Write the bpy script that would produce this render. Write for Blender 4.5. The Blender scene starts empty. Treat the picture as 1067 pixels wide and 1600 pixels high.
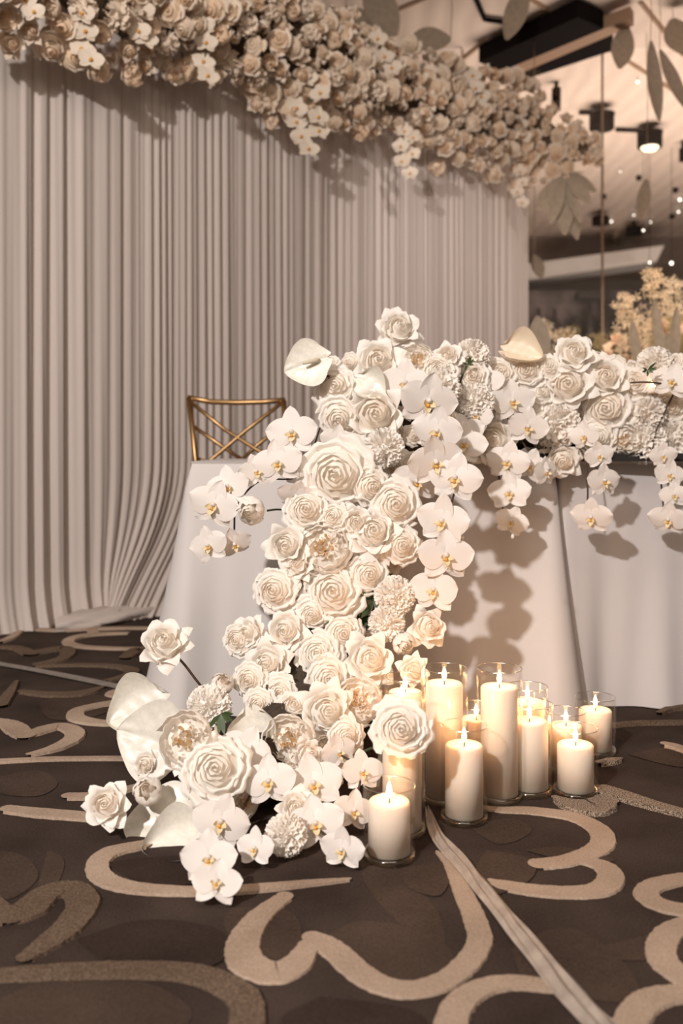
import bpy, math, random
import numpy as np
from mathutils import Vector, Matrix
R = random.Random(7)
C = bpy.context.scene.collection
PI = math.pi
# ------------------------------------------------------------------ camera
F, YH, HC = 1450.0, 698.0, 0.81          # focal length in px, horizon row, camera height
cam_d = bpy.data.cameras.new('camera'); cam = bpy.data.objects.new('camera', cam_d); C.objects.link(cam)
cam.location = (0, 0, HC); cam.rotation_euler = (PI/2, 0, 0)
cam_d.sensor_fit = 'VERTICAL'; cam_d.sensor_height = 36; cam_d.sensor_width = 24
cam_d.lens = 36*F/1600; cam_d.shift_y = -(800-YH)/1600
cam_d.clip_end = 60
cam_d.dof.use_dof = True; cam_d.dof.focus_distance = 2.25; cam_d.dof.aperture_fstop = 2.4
bpy.context.scene.camera = cam
# ------------------------------------------------------------------ world, lights, exposure
w = bpy.data.worlds.new('world'); bpy.context.scene.world = w; w.use_nodes = True
w.node_tree.nodes['Background'].inputs[0].default_value = (1.0, .80, .64, 1)
w.node_tree.nodes['Background'].inputs[1].default_value = 0.42
def light(name, kind, loc, target, power, color, **k):
    d = bpy.data.lights.new(name, kind); d.energy = power; d.color = color
    for a, v in k.items(): setattr(d, a, v)
    o = bpy.data.objects.new(name, d); C.objects.link(o); o.location = loc
    o.rotation_euler = (Vector(target)-Vector(loc)).to_track_quat('-Z', 'Y').to_euler(); return o
light('key_spot', 'SPOT', (-2.35, -2.3, 3.35), (0.35, 3.4, 1.15), 1200, (1, .925, .87), shadow_soft_size=.10, spot_size=math.radians(64), spot_blend=.7)
light('soft_front_fill', 'AREA', (0.0, 0.6, 4.1), (0.2, 2.6, .6), 95, (1, .84, .70), shape='RECTANGLE', size=3.0, size_y=3.0)  # unseen soft lamp added overhead to fill the flowers from the front
light('ceiling_fill', 'AREA', (3.2, 9.0, 1.0), (2.8, 9.6, 4.2), 215, (1, .82, .70), shape='RECTANGLE', size=3.0, size_y=3.0)  # unseen area lamp added to brighten the far ceiling
light('drape_fill', 'SPOT', (1.3, 3.2, 3.9), (1.0, 6.6, 1.3), 190, (1, .88, .82), shadow_soft_size=.12, spot_size=math.radians(50), spot_blend=.9)  # added spot lifting the right drape where the key light falls off
light('bouquet_fill', 'SPOT', (1.6, 3.9, 3.6), (2.0, 5.4, 1.4), 170, (1, .80, .60), shadow_soft_size=.08, spot_size=math.radians(38), spot_blend=.6)  # added warm spot that brightens the far bouquet
vs = bpy.context.scene.view_settings
bpy.context.scene.cycles.transparent_max_bounces = 32; bpy.context.scene.cycles.diffuse_bounces = 8
vs.view_transform = 'Standard'; vs.look = 'None'; vs.gamma = 1; vs.use_curve_mapping = False; vs.exposure = 0.12

# ------------------------------------------------------------------ helpers
def P(x, y, Y): return Vector(((x-533.5)/F*Y, Y, HC-(y-YH)/F*Y))
def G(x, y): return P(x, y, HC*F/(y-YH))
def mat(name, col, rough=.6, metal=0., bump=0., scale=200., var=0., trans=0., rnd=0., col2=None, emit=0., spec=.5, sss=0.):
    m = bpy.data.materials.new(name); m.use_nodes = True; nt = m.node_tree; N = nt.nodes; L = nt.links
    b = N['Principled BSDF']; out = N['Material Output']
    b.inputs['Base Color'].default_value = (*col, 1); b.inputs['Roughness'].default_value = rough
    b.inputs['Metallic'].default_value = metal; b.inputs['Specular IOR Level'].default_value = spec
    src = None
    if var or bump:
        tc = N.new('ShaderNodeTexCoord'); nz = N.new('ShaderNodeTexNoise'); nz.inputs['Scale'].default_value = scale
        nz.inputs['Detail'].default_value = 3; L.new(tc.outputs['Object'], nz.inputs['Vector'])
        if var:
            mx = N.new('ShaderNodeMix'); mx.data_type = 'RGBA'
            mx.inputs[6].default_value = (*col, 1); mx.inputs[7].default_value = (*(col2 or [c*(1-var) for c in col]), 1)
            mr = N.new('ShaderNodeMapRange'); mr.inputs[1].default_value = .35; mr.inputs[2].default_value = .65
            L.new(nz.outputs['Fac'], mr.inputs[0]); L.new(mr.outputs[0], mx.inputs[0]); src = mx.outputs[2]
            L.new(src, b.inputs['Base Color'])
        if bump:
            bp = N.new('ShaderNodeBump'); bp.inputs['Strength'].default_value = bump; bp.inputs['Distance'].default_value = .002
            L.new(nz.outputs['Fac'], bp.inputs['Height']); L.new(bp.outputs[0], b.inputs['Normal'])
    if rnd:
        oi = N.new('ShaderNodeObjectInfo'); mx = N.new('ShaderNodeMix'); mx.data_type = 'RGBA'
        mx.inputs[6].default_value = (*col, 1); mx.inputs[7].default_value = (*col2, 1)
        ml = N.new('ShaderNodeMath'); ml.operation = 'MULTIPLY'; ml.inputs[1].default_value = rnd
        L.new(oi.outputs['Random'], ml.inputs[0]); L.new(ml.outputs[0], mx.inputs[0]); src = mx.outputs[2]
        L.new(src, b.inputs['Base Color'])
    if trans:
        t = N.new('ShaderNodeBsdfTranslucent'); t.inputs[0].default_value = (*col, 1)
        if src: L.new(src, t.inputs[0])
        ms = N.new('ShaderNodeMixShader'); ms.inputs[0].default_value = trans
        L.new(b.outputs[0], ms.inputs[1]); L.new(t.outputs[0], ms.inputs[2]); L.new(ms.outputs[0], out.inputs[0])
    if emit:
        b.inputs['Emission Color'].default_value = (*col, 1); b.inputs['Emission Strength'].default_value = emit
    if sss:
        b.inputs['Subsurface Weight'].default_value = 1.0; b.inputs['Subsurface Radius'].default_value = (1, .7, .5)
        b.inputs['Subsurface Scale'].default_value = sss
    return m
M = {}
M['petal'] = mat('ivory_petal', (.94, .91, .87), .6, trans=.25, rnd=.8, col2=(.93, .88, .82), spec=.25)
M['heart'] = mat('warm_petal', (.94, .90, .84), .6, trans=.25, rnd=.7, col2=(.93, .85, .76), spec=.25)
M['yolk'] = mat('apricot_petal', (.88, .70, .46), .6, trans=.25, spec=.25)
M['stamen'] = mat('golden_stamen', (.62, .36, .10), .6)
M['orchid'] = mat('orchid_white', (.84, .80, .77), .5, trans=.2, rnd=.6, col2=(.80, .74, .70), spec=.3)
M['lip'] = mat('orchid_lip', (.80, .62, .28), .5, trans=.2, var=.6, scale=90, col2=(.86, .78, .62))
M['throat'] = mat('orchid_throat', (.72, .36, .06), .5)
M['anth'] = mat('anthurium_cream', (.84, .81, .73), .35, trans=.12, var=.1, scale=8)
M['spadix'] = mat('spadix_cream', (.70, .62, .48), .5, bump=.6, scale=700)
M['calla'] = mat('calla_yellow', (.86, .74, .58), .4, trans=.2)
M['stem'] = mat('stem_green', (.06, .075, .03), .6, var=.4, scale=60)
M['twig'] = mat('stem_dark', (.055, .030, .018), .6)
M['leaf'] = mat('leaf_green', (.045, .075, .025), .5)
M['core'] = mat('foam_gap_shade', (.06, .042, .026), .9, bump=1, scale=90, var=.5)  # foam coloured dark so the gaps between blooms read as shade
M['garl_core'] = mat('garland_base', (.12, .08, .045), .9, bump=1, scale=60, var=.5)
M['gpetal'] = mat('garland_ivory_petal', (.80, .70, .59), .7, trans=.12, rnd=.9, col2=(.72, .60, .48), spec=.15)
M['gheart'] = mat('garland_apricot_heart', (.74, .55, .38), .7, trans=.12, rnd=.9, col2=(.74, .62, .49), spec=.15)
M['gorchid'] = mat('garland_orchid', (.80, .71, .60), .6, trans=.15, rnd=.9, col2=(.70, .60, .49), spec=.15)
M['curtain'] = mat('sheer_drape', (.76, .68, .635), .85, trans=.3, bump=.25, scale=900, spec=.1)
M['cloth'] = mat('linen_tablecloth', (.60, .565, .555), .85, bump=.35, scale=700, spec=.1)
M['cloth2'] = mat('linen_tablecloth_cool', (.57, .54, .545), .85, bump=.35, scale=700, spec=.1)
M['gold'] = mat('brushed_gold', (.40, .25, .12), .38, metal=1.)
M['seat'] = mat('ivory_cushion', (.7, .65, .57), .8)
M['wood'] = mat('table_wood', (.12, .07, .04), .6)
M['black'] = mat('black_tray', (.012, .010, .009), .8)
M['wick'] = mat('burnt_wick', (.03, .02, .015), .9)
M['wax'] = mat('ivory_wax', (.88, .78, .69), .5, sss=.012, spec=.3)
M['leafsand'] = mat('sand_dried_leaf', (.42, .335, .25), .85, trans=.2, var=.15, scale=30)
M['fixture'] = mat('black_fixture', (.005, .003, .003), .8, spec=.1)
M['rail'] = mat('oak_rail', (.30, .19, .12), .6)
M['lamp'] = mat('lit_lens', (1, .86, .62), emit=2.2)
M['bulb'] = mat('bulb_lit', (1, .93, .84), emit=3.5)
M['beamwhite'] = mat('plaster_white', (.72, .69, .66), .8)
M['farwall'] = mat('far_wall_paint', (.20, .155, .13), .8, var=.2, scale=2)
M['sheen'] = mat('champagne_satin', (.42, .36, .31), .35, trans=.1, var=.25, scale=30, col2=(.30, .25, .215), bump=.5)
M['sheen2'] = mat('grey_satin', (.22, .19, .17), .4, var=.25, scale=40, bump=.5)
M['peach'] = mat('peach_petal', (.86, .56, .36), .6, trans=.2, rnd=.9, col2=(.84, .66, .48))
M['creamy'] = mat('cream_floret', (.86, .76, .60), .6, trans=.25, rnd=.9, col2=(.78, .58, .36))
M['olive'] = mat('olive_foliage', (.20, .16, .07), .7, trans=.2, rnd=.9, col2=(.36, .27, .13))

def flame_mat():
    m = bpy.data.materials.new('flame'); m.use_nodes = True; nt = m.node_tree; nt.nodes.clear()
    e = nt.nodes.new('ShaderNodeEmission'); e.inputs[0].default_value = (1, .62, .26, 1); e.inputs[1].default_value = 26
    o = nt.nodes.new('ShaderNodeOutputMaterial'); nt.links.new(e.outputs[0], o.inputs[0]); return m
M['flame'] = flame_mat()
def glass_mat(name, tint, base=.05, edge=.75, blend=.3, rg=.03):
    m = bpy.data.materials.new(name); m.use_nodes = True; nt = m.node_tree; nt.nodes.clear(); N = nt.nodes
    t = N.new('ShaderNodeBsdfTransparent'); t.inputs[0].default_value = (*tint, 1)
    g = N.new('ShaderNodeBsdfGlossy'); g.inputs['Roughness'].default_value = rg; g.inputs[0].default_value = (1, .98, .95, 1)
    lw = N.new('ShaderNodeLayerWeight'); lw.inputs[0].default_value = blend
    mr = N.new('ShaderNodeMapRange'); mr.inputs[3].default_value = base; mr.inputs[4].default_value = edge
    ms = N.new('ShaderNodeMixShader'); o = N.new('ShaderNodeOutputMaterial')
    nt.links.new(lw.outputs['Facing'], mr.inputs[0]); nt.links.new(mr.outputs[0], ms.inputs[0])
    nt.links.new(t.outputs[0], ms.inputs[1]); nt.links.new(g.outputs[0], ms.inputs[2]); nt.links.new(ms.outputs[0], o.inputs[0]); return m
M['glass'] = glass_mat('clear_glass', (.995, .99, .98), .008, .45, .08)
M['glassrim'] = glass_mat('glass_rim', (.97, .95, .92), .30, .9, .4, .2)
M['glassbase'] = glass_mat('glass_base', (.90, .87, .82), .08, .55, .3, .08)
M['pane'] = glass_mat('stand_in_glass', (.97, .96, .95), .03, .2, .2)

class MB:
    def __init__(s): s.v = []; s.f = []; s.m = []; s.mats = []
    def add(s, vs_, fs, m=None):
        k = len(s.v); s.v += [tuple(a) for a in vs_]; s.f += [tuple(i+k for i in f) for f in fs]
        if m is not None and m not in s.mats: s.mats.append(m)
        s.m += [s.mats.index(m) if m is not None else 0]*len(fs)
    def box(s, a, b, m=None):
        x0, y0, z0 = a; x1, y1, z1 = b
        s.add([(x0,y0,z0),(x1,y0,z0),(x1,y1,z0),(x0,y1,z0),(x0,y0,z1),(x1,y0,z1),(x1,y1,z1),(x0,y1,z1)],
              [(0,3,2,1),(4,5,6,7),(0,1,5,4),(1,2,6,5),(2,3,7,6),(3,0,4,7)], m)
    def tube(s, pts, r, n=8, m=None, cap=True):
        pts = [Vector(p) for p in pts]; rs = r if isinstance(r, (list, tuple)) else [r]*len(pts); vs_ = []; fs = []
        up = Vector((0, 0, 1)); t0 = (pts[1]-pts[0]).normalized()
        if abs(t0.z) > .9: up = Vector((1, 0, 0))
        x = t0.cross(up).normalized()
        for i, p in enumerate(pts):
            t = (pts[min(i+1, len(pts)-1)]-pts[max(i-1, 0)]).normalized()
            x = (x-t*x.dot(t)).normalized(); y = t.cross(x)
            for k in range(n):
                a = 2*PI*k/n; vs_.append(p+(x*math.cos(a)+y*math.sin(a))*rs[i])
        for i in range(len(pts)-1):
            for k in range(n): fs.append((i*n+k, i*n+(k+1)%n, (i+1)*n+(k+1)%n, (i+1)*n+k))
        if cap: fs.append(tuple(range(n))[::-1]); fs.append(tuple((len(pts)-1)*n+k for k in range(n)))
        s.add(vs_, fs, m)
    def lathe(s, prof, n=24, m=None, c=(0, 0, 0)):
        vs_ = [(c[0]+r*math.cos(2*PI*k/n), c[1]+r*math.sin(2*PI*k/n), c[2]+z) for r, z in prof for k in range(n)]
        s.add(vs_, [(i*n+k, i*n+(k+1)%n, (i+1)*n+(k+1)%n, (i+1)*n+k) for i in range(len(prof)-1) for k in range(n)], m)
    def grid(s, rows, m=None, closed=False):
        n = len(rows[0]); vs_ = [p for r_ in rows for p in r_]; K = n if closed else n-1
        s.add(vs_, [(i*n+k, i*n+(k+1) % n, (i+1)*n+(k+1) % n, (i+1)*n+k) for i in range(len(rows)-1) for k in range(K)], m)
    def mesh(s, name, m=None, smooth=True):
        me = bpy.data.meshes.new(name); me.from_pydata(s.v, [], s.f)
        for q in (s.mats if s.mats else [m]): me.materials.append(q)
        if len(s.mats) > 1: me.polygons.foreach_set('material_index', s.m)
        if smooth: me.polygons.foreach_set('use_smooth', [True]*len(me.polygons))
        me.update(); return me
    def build(s, name, m=None, parent=None, smooth=True):
        return link(name, s.mesh(name, m, smooth), parent)
def link(name, me, parent=None):
    o = bpy.data.objects.new(name, me); C.objects.link(o)
    if parent: o.parent = parent
    return o
def tag(o, label=None, cat=None, group=None, kind=None):
    for k, v in (('label', label), ('category', cat), ('group', group), ('kind', kind)):
        if v: o[k] = v
    return o
def empty(name, label, cat, mtx=None, group=None):
    o = bpy.data.objects.new(name, None); C.objects.link(o); o.empty_display_size = .05
    if mtx is not None: o.matrix_world = mtx
    return tag(o, label, cat, group)
def wchild(o, parent, pm):            # o is built in world coordinates, under a parent with matrix pm
    o.parent = parent; o.matrix_parent_inverse = pm.inverted(); return o
def frame(pos, n, s, roll=0.):
    n = Vector(n).normalized(); up = Vector((0, 0, 1))
    x = up.cross(n)
    if x.length < .05: x = Vector((1, 0, 0))
    x.normalize(); y = n.cross(x)
    m = Matrix((x, y, n)).transposed().to_4x4()
    return Matrix.Translation(pos) @ m @ Matrix.Rotation(roll, 4, 'Z') @ Matrix.Scale(s, 4)

ORD = ['leftmost','second from left','third from left','fourth from left','fifth from left','sixth from left','seventh from left','eighth from left','ninth from left','tenth from left']+[w_+' from left' for w_ in ('eleventh','twelfth','thirteenth','fourteenth','fifteenth','sixteenth','seventeenth','eighteenth','nineteenth','twentieth')]+['twenty-'+w_+' from left' for w_ in ('first','second','third','fourth','fifth','sixth','seventh','eighth','ninth')]
REG = {}
def later(o, x, key, phrase, cat, group):       # phrase without the rank, e.g. 'open ivory roses in the lower rim ...'
    tag(o, None, cat, group); REG.setdefault((key, phrase), []).append((x, o))
def settle():
    for (key, phrase), l in REG.items():
        l.sort(key=lambda a: a[0])
        for i, (x, o) in enumerate(l): o['label'] = (ORD[i]+' of the ' if len(l) > 1 else 'sole one of the ')+phrase
# ------------------------------------------------------------------ petals
def bez(p, t):
    a = 1-t
    return (a**3*p[0][0]+3*a*a*t*p[1][0]+3*a*t*t*p[2][0]+t**3*p[3][0], a**3*p[0][1]+3*a*a*t*p[1][1]+3*a*t*t*p[2][1]+t**3*p[3][1])
def petal(b, prof, W, az, tip=.3, p=2.5, ruf=.02, spiral=0., side=0., nu=9, nv=7, m=None, rr=None, fq=2.2, sz=0.):
    rr = rr or R; ph = rr.uniform(0, 6.3); ph2 = rr.uniform(0, 6.3); rows = []
    for j in range(nv+1):
        v = j/nv; row = []
        for i in range(nu):
            u = 2*i/(nu-1)-1
            ve = v*(1-tip*abs(u)**p*v)
            r, z = bez(prof, ve)
            phi = az+u*W*(.55+.45*math.sqrt(ve))
            r *= 1+spiral*u
            q = ruf*ve*ve*math.sin(fq*PI*u+ph); q2 = ruf*ve**3*math.sin(fq*1.7*PI*u+ph2)
            r += q+side*u*u*ve; z += q2*.9+sz*u*u*ve
            row.append((r*math.cos(phi), r*math.sin(phi), z))
        rows.append(row)
    b.grid(rows, m)
def rose_parts(kind, seed, lo=False):
    """list of (name, [petal calls]); unit radius, facing +Z, base at z=0"""
    r = random.Random(seed); out = []; nu, nv = (5, 4) if lo else (9, 7)
    def one(name, m, *a, **k):
        b = MB(); petal(b, *a, rr=r, nu=nu, nv=nv, **k); out.append((name, b, m))
    hb = MB(); hm = 'heart'
    if kind == 'garden':
        n = 14 if lo else 25; nh = 6 if lo else 12
        for i in range(n):
            t = i/(n-1); R1 = .045+.80*t**.95; H = .80-.52*t**1.9; k = .08+.13*t; up = 1.22 if i >= nh else .95; dz = .06*(i >= nh)
            if i < nh: k = -.075+.10*(i/nh)**1.2; R1 += .045; H += .10*(1-i/nh); H -= .02
            pr = [(0,.12*(1-t)),(R1*1.25,.10*(1-t)+.0),(R1*1.02+.01,H*up),(max(.004, R1+k),H+(.03 if i < nh else -.015)-dz-.16*t+r.uniform(-.02,.02))]
            kw = dict(tip=.13+.06*t, p=2.2, ruf=.018+.045*t, spiral=.16-.12*t)
            if i < nh: petal(hb, pr, 1.5-.6*t, i*2.4+r.uniform(-.2,.2), nu=nu, nv=nv, rr=r, **kw)
            else: one('petal', 'petal', pr, 1.1-.5*t, i*2.4+r.uniform(-.2,.2), **kw)
        hb.lathe([(.80,.08),(.70,.26),(.50,.50),(.28,.66),(.12,.73),(0,.75)], 14)  # added inner dome closes the deep cavities so the rose looks brighter
        out.append(('rose_heart', hb, hm))
    elif kind == 'reflex':
        n = 6 if lo else 10
        for i in range(n):
            t = i/(n-1); r1 = .09+.22*t; petal(hb, [(0,.1),(r1*1.4,.25),(r1*1.2,.80),(max(.004, r1-.085+.12*t),.95-.10*t)], 1.5-.5*t, i*2.4, tip=.13, p=2, ruf=.015, spiral=.17, nu=nu, nv=nv, rr=r)
        hb.lathe([(.50,.1),(.45,.4),(.33,.62),(.15,.78),(0,.82)], 12)  # narrower dome added here too, to brighten the cavity
        out.append(('rose_heart', hb, hm))
        n1 = 9 if lo else 14
        for i in range(n1):
            t = i/(n1-1); R1 = .36+.22*t; H = .82-.34*t; k = .14+.34*t
            one('petal', 'petal', [(0,0),(R1*1.35,.05),(R1*.98,H*1.12),(R1+k+r.uniform(-.05,.09),H-.05-.22*t*r.uniform(.4,1.5))], .86-.26*t, i*2.4+r.uniform(-.25,.25), tip=.26+.22*t, p=1.6-.5*t, ruf=.05, sz=-.06-.20*t, side=-.04*t, spiral=.03, fq=1.6)
    elif kind == 'english':
        n = 12 if lo else 30
        for i in range(n):
            t = (i/n)**.6; az = i*2.4; r1 = .55*t
            c0 = MB(); petal(c0, [(0,0),(.14,.25),(.12,.55),(.22,.68)], 1.0, r.uniform(0, 6.3), tip=.2, ruf=.06, nu=5, nv=4, rr=r)
            dx, dy = r1*math.cos(az), r1*math.sin(az)
            hb.add([(x*1.1+dx, y*1.1+dy, z*(1.0-.2*t)+.06) for x, y, z in c0.v], c0.f)
        hb.lathe([(.8,.0),(.66,.30),(.4,.44),(0,.50)], 12)
        out.append(('rose_heart', hb, 'heart'))
        sb = MB()
        for i in range(4 if lo else 22):
            az = r.uniform(0, 6.3); q = .33*math.sqrt(r.random()); c0 = MB(); petal(c0, [(0,0),(.08,.3),(.07,.6),(.14,.74)], .8, r.uniform(0,6.3), nu=4, nv=3, rr=r)
            sb.add([(x+q*math.cos(az), y+q*math.sin(az), z+.08) for x, y, z in c0.v], c0.f)
        out.append(('golden_centre', sb, 'yolk'))
        n1 = 7 if lo else 14
        for i in range(n1):
            t = i/(n1-1); r1 = .66+.30*t; one('petal', 'petal', [(0,0),(r1*1.1,-.02),(r1*1.18,.45),(r1*.97,.70-.16*t)], .60, i*2.4+r.uniform(-.2,.2), tip=.14, p=2.2, ruf=.035, spiral=.06)
    elif kind == 'bud':
        for i in range(4 if lo else 7):
            t = i/6; r1 = .05+.22*t; petal(hb, [(0,.1),(r1*1.7,.35),(r1*1.7,.95),(max(.01, r1-.04),1.17-.05*t)], 1.4, i*2.4, tip=.14, p=2, ruf=.02, spiral=.2, nu=nu, nv=nv, rr=r)
        out.append(('rose_heart', hb, hm))
        for i in range(4 if lo else 8):
            t = i/7; one('petal', 'petal', [(0,0),(.80,.10),(.66+.12*t,.80),(.26+.20*t,1.08-.16*t)], .85, i*2.4+r.uniform(-.2,.2), tip=.25, p=1.8, ruf=.05, spiral=.05)
    return out
def carnation_mesh(seed, m, lo=False):
    r = random.Random(seed); b = MB(); n = 34 if lo else 95; nu, nv = (7, 2) if lo else (15, 3)
    for i in range(n):
        c_ = 1-1.45*(i+.5)/n; th = math.acos(max(-1, c_)); az = i*2.39996+r.uniform(-.2,.2)
        nn = Vector((math.sin(th)*math.cos(az), math.sin(th)*math.sin(az), math.cos(th)))
        t1 = nn.orthogonal().normalized(); t1.rotate(Matrix.Rotation(r.uniform(0, PI), 3, nn)); t2 = nn.cross(t1)
        Lr = r.uniform(.20,.32); ph = r.uniform(0, 6); rows = []; lean = r.uniform(-.10,.10)
        for j in range(nv+1):
            v = j/nv; row = []
            for k in range(nu):
                u = 2*k/(nu-1)-1; ra = .55+.40*v*(1-.25*u*u)+.035*v*math.sin(9*u+ph*2)
                w_ = .055*v*math.sin(7*u+ph)+.03*v*math.sin(15*u+ph*3)+lean*v*v
                q = nn*ra+t1*(u*Lr*(.6+.4*v))+t2*w_; row.append((q.x*.98, q.y*.98, q.z*.72+.30))
            rows.append(row)
        b.grid(rows)
    b.lathe([(0,-.1),(.4,.0),(.55,.3),(.4,.58),(0,.68)], 10)
    return b.mesh('carnation_bloom', m)
def calyx_mesh():
    b = MB(); b.lathe([(.02,-.42),(.07,-.40),(.09,-.15),(.22,-.05),(.26,.06)], 10)
    for k in range(5):
        a = k*2*PI/5; c_, s_ = math.cos(a), math.sin(a); p = lambda r_, z, o: (r_*c_-o*s_, r_*s_+o*c_, z)
        b.add([p(.2,.0,-.09), p(.2,.0,.09), p(.36,.12,.05), p(.5,.05,0), p(.36,.12,-.05)], [(0,1,2,4),(4,2,3)])
    return b.mesh('calyx', M['stem'])
def flat_petal(b, L, W, ang, z0=0., cup=.15, pw=.75, bend=0., nu=7, nv=8, m=None, notch=0., r=R):
    """flat petal in XY, running from the centre along ang"""
    rows = []; ph = r.uniform(0, 6.3); c_, s_ = math.cos(ang), math.sin(ang)
    for j in range(nv+1):
        v = j/nv; wv = W*(math.sin(PI*min(1, max(0, .03+.97*v**pw)))**.62+.03); row = []
        for i in range(nu):
            u = 2*i/(nu-1)-1; x = L*v-notch*(1-u*u)*v**6; y = u*wv
            z = z0+cup*(u*u)*wv+bend*v*v+.03*math.sin(3*u+ph)*v
            row.append((x*c_-y*s_, x*s_+y*c_, z))
        rows.append(row)
    b.grid(rows, m)
def orchid_parts(seed):
    r = random.Random(seed); S = MB(); J = lambda a: r.uniform(-a, a)
    flat_petal(S, 1.0+J(.05), .36, PI/2+J(.08), -.03, bend=J(.12)+.03, r=r)
    flat_petal(S, .92, .34, -PI/2+.85+J(.1), -.03, bend=-.1+J(.12), r=r); flat_petal(S, .92, .34, -PI/2-.85+J(.1), -.03, bend=-.1+J(.12), r=r)
    pr = MB(); flat_petal(pr, 1.02, .52, .16+J(.06), .03, pw=.85, cup=-.12, bend=.06+J(.14), nu=9, r=r)
    pl = MB(); flat_petal(pl, 1.02, .52, PI-.16+J(.06), .03, pw=.85, cup=-.12, bend=.06+J(.14), nu=9, r=r)
    lip = MB()
    flat_petal(lip, .36, .13, -PI/2, .06, bend=.22, nu=5, nv=5, m=M['lip'], r=r)
    for a in (-PI/2-1.15, -PI/2+1.15): flat_petal(lip, .24, .10, a, .07, bend=.24, nu=4, nv=4, m=M['lip'], r=r)
    lip.lathe([(0,.02),(.085,.05),(.10,.13),(.06,.21),(0,.24)], 8, M['orchid'], (0,.05,0))
    lip.lathe([(0,.05),(.05,.09),(.065,.15),(.035,.20),(0,.22)], 8, M['throat'], (0,-.11,0))
    for a in (-.5, .5): lip.tube([(0,-.33,.27),(a*.12,-.42,.30),(a*.3,-.43,.33)], [.012,.009,.005], 4, M['lip'])
    return S, pr, pl, lip
ROSE = {k: [] for k in ('garden', 'reflex', 'english', 'bud')}; LO = {}
def joined(parts, name, mm):
    b = MB()
    for n_, q, m in parts: b.add(q.v, q.f, mm.get(m, M[m]))
    return b.mesh(name)
for k in ROSE:
    for s in range(3): ROSE[k].append([(n_, b.mesh(n_, M[m])) for n_, b, m in rose_parts(k, 11*s+len(k))])
FILL = [joined(rose_parts(k, 5+i), 'filler_rose', {}) for i, k in enumerate(('garden', 'reflex', 'garden', 'english', 'reflex'))]
GM = {'petal': M['gpetal'], 'heart': M['gheart'], 'yolk': M['gheart']}
GARL = {k: [joined(rose_parts(k, 40+i, True), k+'_garland', GM) for i in range(2)] for k in ('garden', 'reflex', 'english', 'bud')}
PE = {'petal': M['peach'], 'heart': M['peach'], 'yolk': M['peach']}
PEACH = [joined(rose_parts(k, 60, True), 'peach_rose', PE) for k in ('garden', 'reflex')]
CARN = [carnation_mesh(i, M['petal']) for i in range(2)]; GCARN = carnation_mesh(5, M['gpetal'], True)
CALYX = calyx_mesh()
ORCH = []
for s in range(4):
    S, pr, pl, lip = orchid_parts(s+3); ORCH.append((S.mesh('sepals', M['orchid']), pr.mesh('orchid_petal', M['orchid']), pl.mesh('orchid_petal', M['orchid']), lip.mesh('lip')))
GORCH = []
for s in range(2):
    b = MB(); S, pr, pl, lip = orchid_parts(s+9)
    for q in (S, pr, pl): b.add(q.v, q.f, M['gorchid'])
    b.lathe([(0,.02),(.16,.06),(.15,.15),(0,.22)], 8, M['throat'], (0,-.08,0)); GORCH.append(b.mesh('orchid_blossom'))

# ------------------------------------------------------------------ room
def struct(b, name, m=None, smooth=False, parent=None):
    o = b.build(name, m, parent, smooth); o['kind'] = 'structure'; return o
def carpet_mat(name, c1, c2, edge=False, speck=False, base=None):
    m = bpy.data.materials.new(name); m.use_nodes = True; nt = m.node_tree; N = nt.nodes; L = nt.links; b = N['Principled BSDF']
    b.inputs['Roughness'].default_value = .95; b.inputs['Specular IOR Level'].default_value = .05
    tc = N.new('ShaderNodeTexCoord'); nz = N.new('ShaderNodeTexNoise'); nz.inputs['Scale'].default_value = 230; nz.inputs['Detail'].default_value = 4; nz.inputs['Roughness'].default_value = .75
    L.new(tc.outputs['Object'], nz.inputs['Vector'])
    n2 = N.new('ShaderNodeTexNoise'); n2.inputs['Scale'].default_value = 5; n2.inputs['Detail'].default_value = 3; L.new(tc.outputs['Object'], n2.inputs['Vector'])
    ad = N.new('ShaderNodeMath'); ad.operation = 'MULTIPLY_ADD'; ad.inputs[1].default_value = .55; L.new(n2.outputs['Fac'], ad.inputs[0])
    mu = N.new('ShaderNodeMath'); mu.operation = 'MULTIPLY'; mu.inputs[1].default_value = .75; L.new(nz.outputs['Fac'], mu.inputs[0]); L.new(mu.outputs[0], ad.inputs[2])
    mr = N.new('ShaderNodeMapRange'); mr.inputs[1].default_value = .50; mr.inputs[2].default_value = .80; L.new(ad.outputs[0], mr.inputs[0])
    mx = N.new('ShaderNodeMix'); mx.data_type = 'RGBA'; mx.inputs[6].default_value = (*c1, 1); mx.inputs[7].default_value = (*c2, 1)
    L.new(mr.outputs[0], mx.inputs[0]); col = mx.outputs[2]
    if speck:
        vo = N.new('ShaderNodeTexNoise'); vo.inputs['Scale'].default_value = 380; vo.inputs['Detail'].default_value = 1; L.new(tc.outputs['Object'], vo.inputs['Vector'])
        m3 = N.new('ShaderNodeMapRange'); m3.inputs[1].default_value = .42; m3.inputs[2].default_value = .60; L.new(vo.outputs['Fac'], m3.inputs[0])
        mz = N.new('ShaderNodeMix'); mz.data_type = 'RGBA'; mz.inputs[7].default_value = (*base, 1); L.new(m3.outputs[0], mz.inputs[0]); L.new(col, mz.inputs[6]); col = mz.outputs[2]
    L.new(col, b.inputs['Base Color'])
    bp = N.new('ShaderNodeBump'); bp.inputs['Strength'].default_value = .8; bp.inputs['Distance'].default_value = .003
    L.new(nz.outputs['Fac'], bp.inputs['Height']); L.new(bp.outputs[0], b.inputs['Normal']); return m
DK = (.040, .026, .019)
M['carpet'] = carpet_mat('carpet_brown', (.034, .0245, .021), (.074, .054, .045))
M['c_tan'] = carpet_mat('carpet_tan', (.30, .22, .165), (.50, .385, .30))
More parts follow.
